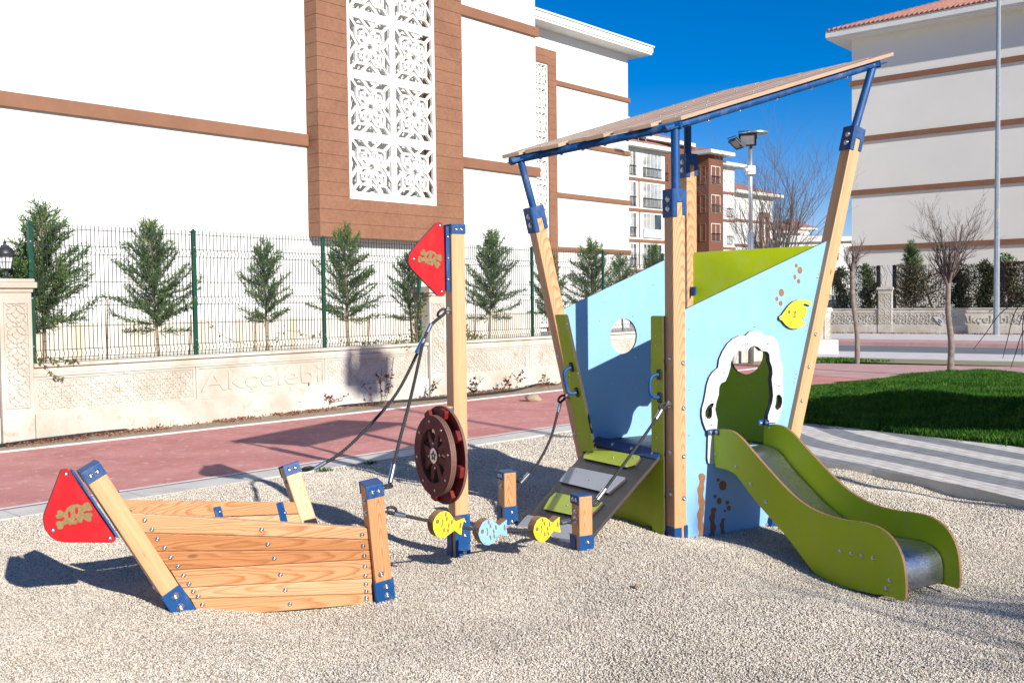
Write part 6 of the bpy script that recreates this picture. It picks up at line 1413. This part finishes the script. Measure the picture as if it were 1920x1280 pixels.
# ivy hanging over the wall by the first post, vines near the pillar
def ivy(label, pts_px, n, spread, seed, off=.06, P=None):
    P = P or WP; r = random.Random(seed); L_ = [P.M @ Vector((*P.px(x, y, off), off)) for x, y in pts_px]; sp_ = spline(L_, 8); t = thing('ivy', label, 'climbing plant', L_[0], 'ivy on the cream wall'); mb = MB(); mb.tube(sp_, .003, 4); mb.build('stem', M_['twig'], t)
    mb = MB()
    for i in range(n): p = r.choice(sp_)+Vector((r.gauss(0, spread), r.gauss(0, spread*.5), r.gauss(0, spread))); leaf_quads(mb, p, Vector((r.uniform(-1, 1), r.uniform(-1, .3), r.uniform(-1, .5))), r.uniform(.035, .06), .018, r)
    mb.build('leaves', M_['ivyleaf'], t, fix=False)
ivy('ivy trailing over the coping right of the lamp pillar', [(66, 672), (100, 675), (145, 676)], 50, .02, 1); ivy('thin ivy strand hanging down the wall right of the lamp pillar', [(75, 674), (88, 690), (105, 705), (120, 707)], 20, .01, 2)
ivy('yellowish ivy on the fence left of the mast pillar', [(790, 560), (785, 600), (770, 640), (740, 650)], 240, .07, 3, -.05); ivy('ivy on the coping right of the mast', [(872, 610), (880, 628), (905, 630)], 110, .04, 4, -.02)
ivy('dry vine with red leaves on the fence left of the third post', [(500, 650), (540, 620), (590, 632), (606, 615)], 40, .035, 5, -.1); ivy('thin vine curling along the fence under the small conifer', [(385, 600), (430, 636), (500, 650), (560, 645)], 16, .02, 6, -.1)
ivy('dark ivy mat on top of the wall left of the mast pillar', [(640, 640), (690, 642), (750, 640)], 60, .015, 7, .02)
# ================================================ HOSE, LAMPS
pts = []
for i, (x, y) in enumerate(((-60, 846), (0, 838), (60, 829), (150, 818), (250, 806), (340, 794), (400, 785), (480, 779), (560, 771), (640, 763), (720, 756), (800, 750), (880, 743), (960, 734), (1010, 722), (1040, 722))): pts.append(G(x, y)+ZZ_*.02)
mb = MB(); mb.tube(spline(pts, 6), .019, 8); tag(mb.build('irrigation_pipe', M_['rubber'], smooth=True), 'thin black irrigation pipe lying along the foot of the cream wall', 'pipe')
lq = WP.M @ Vector((WP.px(19, 520)[0]+.0, 1.93, -.12)); lamp = thing('lantern', 'black traditional lantern with white panes on top of the left pillar', 'lantern', lq); lh = DY(17, 450, lq.y).z-1.93; s = lh/.46
Ml = T(*lq) @ Matrix.Scale(s, 4)
mb = MB(); mb.lathe([(.055, 0), (.055, .012), (.035, .03), (.02, .045), (.017, .085), (.03, .095), (.035, .105), (.05, .115)], 16, Ml); mb.build('lamp_base', M_['lampiron'], lamp, auto=40)
mb = MB(); hx = lambda r, z, k: (r*math.cos(k*math.pi/3), r*math.sin(k*math.pi/3), z); mb.add([hx(.06, .12, k) for k in range(6)]+[hx(.095, .27, k) for k in range(6)], [(k, (k+1) % 6, 6+(k+1) % 6, 6+k) for k in range(6)], Ml); mb.build('pane', M_['milk'], lamp)
mb = MB()
for k in range(6):
    mb.tube([Ml @ Vector(hx(.062, .115, k)), Ml @ Vector(hx(.098, .275, k))], .006*s, 6); a, b = Vector(hx(.062, .12, k)), Vector(hx(.062, .12, k+1)); c, d = Vector(hx(.098, .275, k)), Vector(hx(.098, .275, k+1))
    mb.tube([Ml @ a, Ml @ b], .005*s, 5); mb.tube([Ml @ c, Ml @ d], .007*s, 5); mb.tube([Ml @ a.lerp(b, .5), Ml @ c.lerp(d, .5)], .003*s, 5); mb.tube([Ml @ a.lerp(c, .5), Ml @ b.lerp(d, .5)], .003*s, 5)
mb.build('cage', M_['lampiron'], lamp)
mb = MB(); mb.lathe([(.125, .272), (.128, .285), (.105, .30), (.10, .33), (.075, .365), (.045, .385), (.045, .395), (.02, .405), (.015, .42), (.022, .43), (.01, .445), (.003, .47)], 18, Ml); mb.build('lamp_roof', M_['lampiron'], lamp, auto=40)
# floodlight pole
q = Vector((.2385*24.5, 24.5, 0)); ztop = DY(1413, 268, q.y).z; pole = thing('floodlight_pole', 'grey pole with two floodlights, a white camera and a round top plate behind the tower', 'floodlight', q)
mb = MB(); mb.tube([q, q+ZZ_*3.2], .072, 14); mb.tube([q+ZZ_*3.2, q+ZZ_*ztop], .052, 14); mb.build('pole', M_['galv'], pole, smooth=True)
def flood(c, dirv, tilt):
    d = Vector(dirv).normalized(); x = Vector((-d.y, d.x, 0)).normalized(); n = (d*math.cos(tilt)-ZZ_*math.sin(tilt)); y = n.cross(x); Mf = frame(c, x, y, n); mb = MB()
    mb.box(-.2, .2, -.15, .15, -.06, .0, Mf); mb.prism([[(-.2, -.15), (.2, -.15), (.2, .15), (-.2, .15)], [(-.17, -.12), (-.17, .12), (.17, .12), (.17, -.12)]], 0, .02, Mf); mb.tube([Mf @ Vector((-.21, 0, -.03)), Mf @ Vector((-.21, .2, -.05)), Mf @ Vector((.21, .2, -.05)), Mf @ Vector((.21, 0, -.03))], .012, 6)
    o_ = mb.build('floodlight_head', M_['dark_paint'], pole); mb = MB(); mb.box(-.165, .165, -.115, .115, .001, .008, Mf); mb.build('pane', M_['galv_paint'], o_)
flood(q+Vector((-.10, -.15, ztop+.05)), (-.3, -1, 0), R_(25)); flood(q+Vector((-.33, .05, ztop-.02)), (-1, -.25, 0), R_(50))
mb = MB(); mb.lathe([(0, 0), (.3, .0), (.3, .03), (.05, .05), (0, .05)], 24, T(q.x+.12, q.y, ztop+.22)); mb.tube([q+ZZ_*(ztop-.1), q+ZZ_*(ztop+.24)], .03, 8); mb.build('top_plate', M_['galv'], pole, auto=40)
zc = DY(1414, 320, q.y).z; mb = MB(); mb.box(-.1, .1, -.1, .1, -.11, .11, T(q.x, q.y-.03, zc)); mb.tube([Vector((q.x-.02, q.y-.1, zc+.02)), Vector((q.x-.19, q.y-.22, zc-.02))], .045, 12); mb.build('camera', M_['hpl_white'], pole, bevel=.02)
# street lamp
q = G(1868, 627.5); top = DY(1860, -260, q.y).z; lampp = thing('street_lamp', 'tall grey street lamp pole in front of the road wall, running out of the top', 'street lamp', q)
mb = MB(); mb.tube([q, q+ZZ_*.15, q+ZZ_*2, q+ZZ_*top, q+Vector((-.6, -.7, top+1.2))], [.14, .125, .115, .065, .035], 8); mb.build('pole', M_['galv_paint'], lampp); mb = MB(); p = q+Vector((-.6, -.7, top+1.2)); mb.prism([rounded([(-.16, -.1), (.16, -.1), (.12, .8), (-.12, .8)], .05, 3)], 0, .13, frame(p, (.76, -.65, 0), (-.65, -.76, 0), (0, 0, 1))); mb.build('lamp_head', M_['galv_paint'], lampp)
mb = MB(); zc = DY(1865, 401, q.y).z; mb.tube([q+Vector((0, 0, zc-.2)), q+Vector((0, 0, zc+.2))], [.10, .10], 10); mb.build('tape', M_['yellow'], lampp)
# things beyond the road wall
def car_shape(label, c, d, L_, col):
    x = Vector(d).normalized(); y = Vector((-x.y, x.x, 0)); Mc = frame(c, x, y, ZZ_); t = thing('parked_car', label, 'car', c); h = L_/2
    side = [(-h, .35), (-h, .75), (-h+.15, .95), (-h+.5, 1.0), (-h+.95, 1.42), (h-1.7, 1.47), (h-1.15, 1.02), (h-.25, .88), (h, .68), (h, .35), (h-.55, .3), (-h+.5, .3)]
    mb = MB(); mb.prism([rounded(side, .07, 3)], -.82, .82, Mc @ frame((0, 0, 0), (1, 0, 0), (0, 0, 1), (0, -1, 0))); mb.build('body', col, t, bevel=.05)
    for s_ in (-1, 1):
        mb = MB(); mb.prism([[(-h+.72, 1.03), (-h+1.05, 1.36), (h-1.8, 1.4), (h-1.32, 1.03)]], .822, .83, Mc @ frame((0, 0, 0), (1, 0, 0), (0, 0, 1), (0, -1, 0)) @ Matrix.Diagonal((1, 1, s_, 1))); mb.build('side_window', M_['glass_dark'], t)
        for f in (-h+.8, h-.85): mb = MB(); mb.lathe([(0, 0), (.31, 0), (.32, .1), (.31, .2), (0, .2)], 20, Mc @ T(f, s_*.72-.1, .31) @ Matrix.Rotation(R_(-90), 4, 'X')); mb.build('wheel', M_['rubber'], t)
car_shape('dark blue car parked beyond the fence left of the pillar across the road', DY(1560, 560, 52)*1.0-ZZ_*DY(1560, 560, 52).z+ZZ_*.0, (1, -.5, 0), 4.3, simple('car_blue', (.01, .02, .08), .25, .3, .05, 2, coat=.6))
q = fr.M @ Vector((rx(1641), 1.05, -.5)); mb = MB(); s = .35
for a, b in (((-s, 0, 0), (0, 0, .8)), ((s, 0, 0), (0, 0, .8)), ((-s*.7, 0, .25), (s*.7, 0, .25)), ((-s, 0, 0), (-s*.2, -.3, .8)), ((s, 0, 0), (s*.6, -.3, 0))): mb.tube([q+Vector(a), q+Vector(b)], .035, 6)
tag(mb.build('trestle', M_['yellow']), 'small yellow trestle behind the fence left of the pillar across the road', 'trestle')
# white sign stuck on the road wall
PS = Plane(WR.o+WR.n*.06, RWD); f_ = lambda x, y: PS.px(1540+x*.198, 480+y*.198)
mb = MB(); mb.prism([[f_(*p) for p in ((1060, 575), (1100, 572), (1162, 610), (1148, 655), (1128, 650), (1098, 622))]], 0, .012, PS.M); sg = tag(mb.build('sign_scrap', M_['hpl_white']), 'torn tilted white notice hanging on the wall across the road', 'notice')
mb = MB(); a_, b_ = f_(1108, 598), f_(1140, 620); bars(mb, PS.M, [(a_, b_), ((a_[0], a_[1]-.09), (b_[0]-.05, b_[1]-.07))], .04, .013, .016); o_ = mb.build('print', M_['dark_paint'], sg)
# unseen evergreens added right of the frame to cast the shadow on the lawn
def round_tree(label, c, z0_, z1_, rad, seed):
    t = thing('unseen_evergreen', label, 'tree', Vector((c[0], c[1], .1)), 'unseen evergreens added right of the view'); r0 = random.Random(seed); lobes = [(Vector((c[0]+r0.uniform(-.7, .7)*rad, c[1]+r0.uniform(-.35, .35)*rad, r0.uniform(z0_+.2, z1_-.2))), rad*r0.uniform(.45, .65)) for _ in range(10)]
    def sh(r): p, k = r.choice(lobes); v = Vector((r.gauss(0, 1), r.gauss(0, 1), r.gauss(0, .75))).normalized()*k*r.random()**.35; q = p+v; q.z = min(max(q.z, z0_), z1_+.1); return q
    cloud_mesh(seed, 15000, sh, .19).build('crown', M_['cypress'], t, fix=False); mb = MB(); mb.tube([(c[0], c[1], 0), (c[0]+.05, c[1], z0_*.6), (c[0], c[1], z0_+.4)], [.07, .06, .04], 8)
    for k in range(5): p, _ = lobes[k]; mb.tube([(c[0], c[1], z0_), p], [.035, .015], 5)
    mb.build('trunk', M_['bark'], t)
for i, (lx_, ly_) in enumerate(((4.1, 12.5), (5.5, 11.5), (6.9, 10.5))):
    zc = 2.35; k = zc/math.tan(R_(SUN_EL)); cx = lx_+k*math.sin(R_(SUN_AZ)); cy = ly_-k*math.cos(R_(SUN_AZ))
    round_tree('unseen dense evergreen added right of the frame to shade the lawn, %s of the row' % ('nearest to the slide', 'middle', 'farthest from the slide')[i], (cx, cy), zc-.45, zc+.45, .95, 50+i)

# unseen light mast added right of the frame so its head shades the wall
q = WP.M @ Vector((*WP.px(690, 700), 0)); k = 19.0; hz = q.z+k*math.tan(R_(SUN_EL)); b = Vector((q.x+k*math.sin(R_(SUN_AZ)), q.y-k*math.cos(R_(SUN_AZ)), 0))
lm = thing('unseen_mast', 'unseen tall mast added right of the frame, its cluster of heads shading the low wall', 'light mast', b)
mb = MB(); mb.tube([b, b+ZZ_*hz*.5, b+ZZ_*(hz+.3)], [.075, .06, .045], 12); mb.build('pole', M_['galv'], lm, smooth=True)
for i in range(4):
    a = i*math.pi/2+.5; c = b+Vector((math.cos(a)*.38, math.sin(a)*.38, hz)); Mf = frame(c, (-math.sin(a), math.cos(a), 0), (0, 0, 1), (math.cos(a), math.sin(a), 0)); mb = MB(); mb.box(-.26, .26, -.2, .25, -.08, .06, Mf); mb.tube([c, b+ZZ_*hz], .03, 6); o_ = mb.build('lamp_head', M_['dark_paint'], lm, bevel=.02)
bare_tree('bare_tree', 'bare tree outside the frame at the lower right, its twigs shading the near gravel', (6.5, -.7, 0), 3.9, 77, 1.5, .05, .6, 8, 3)
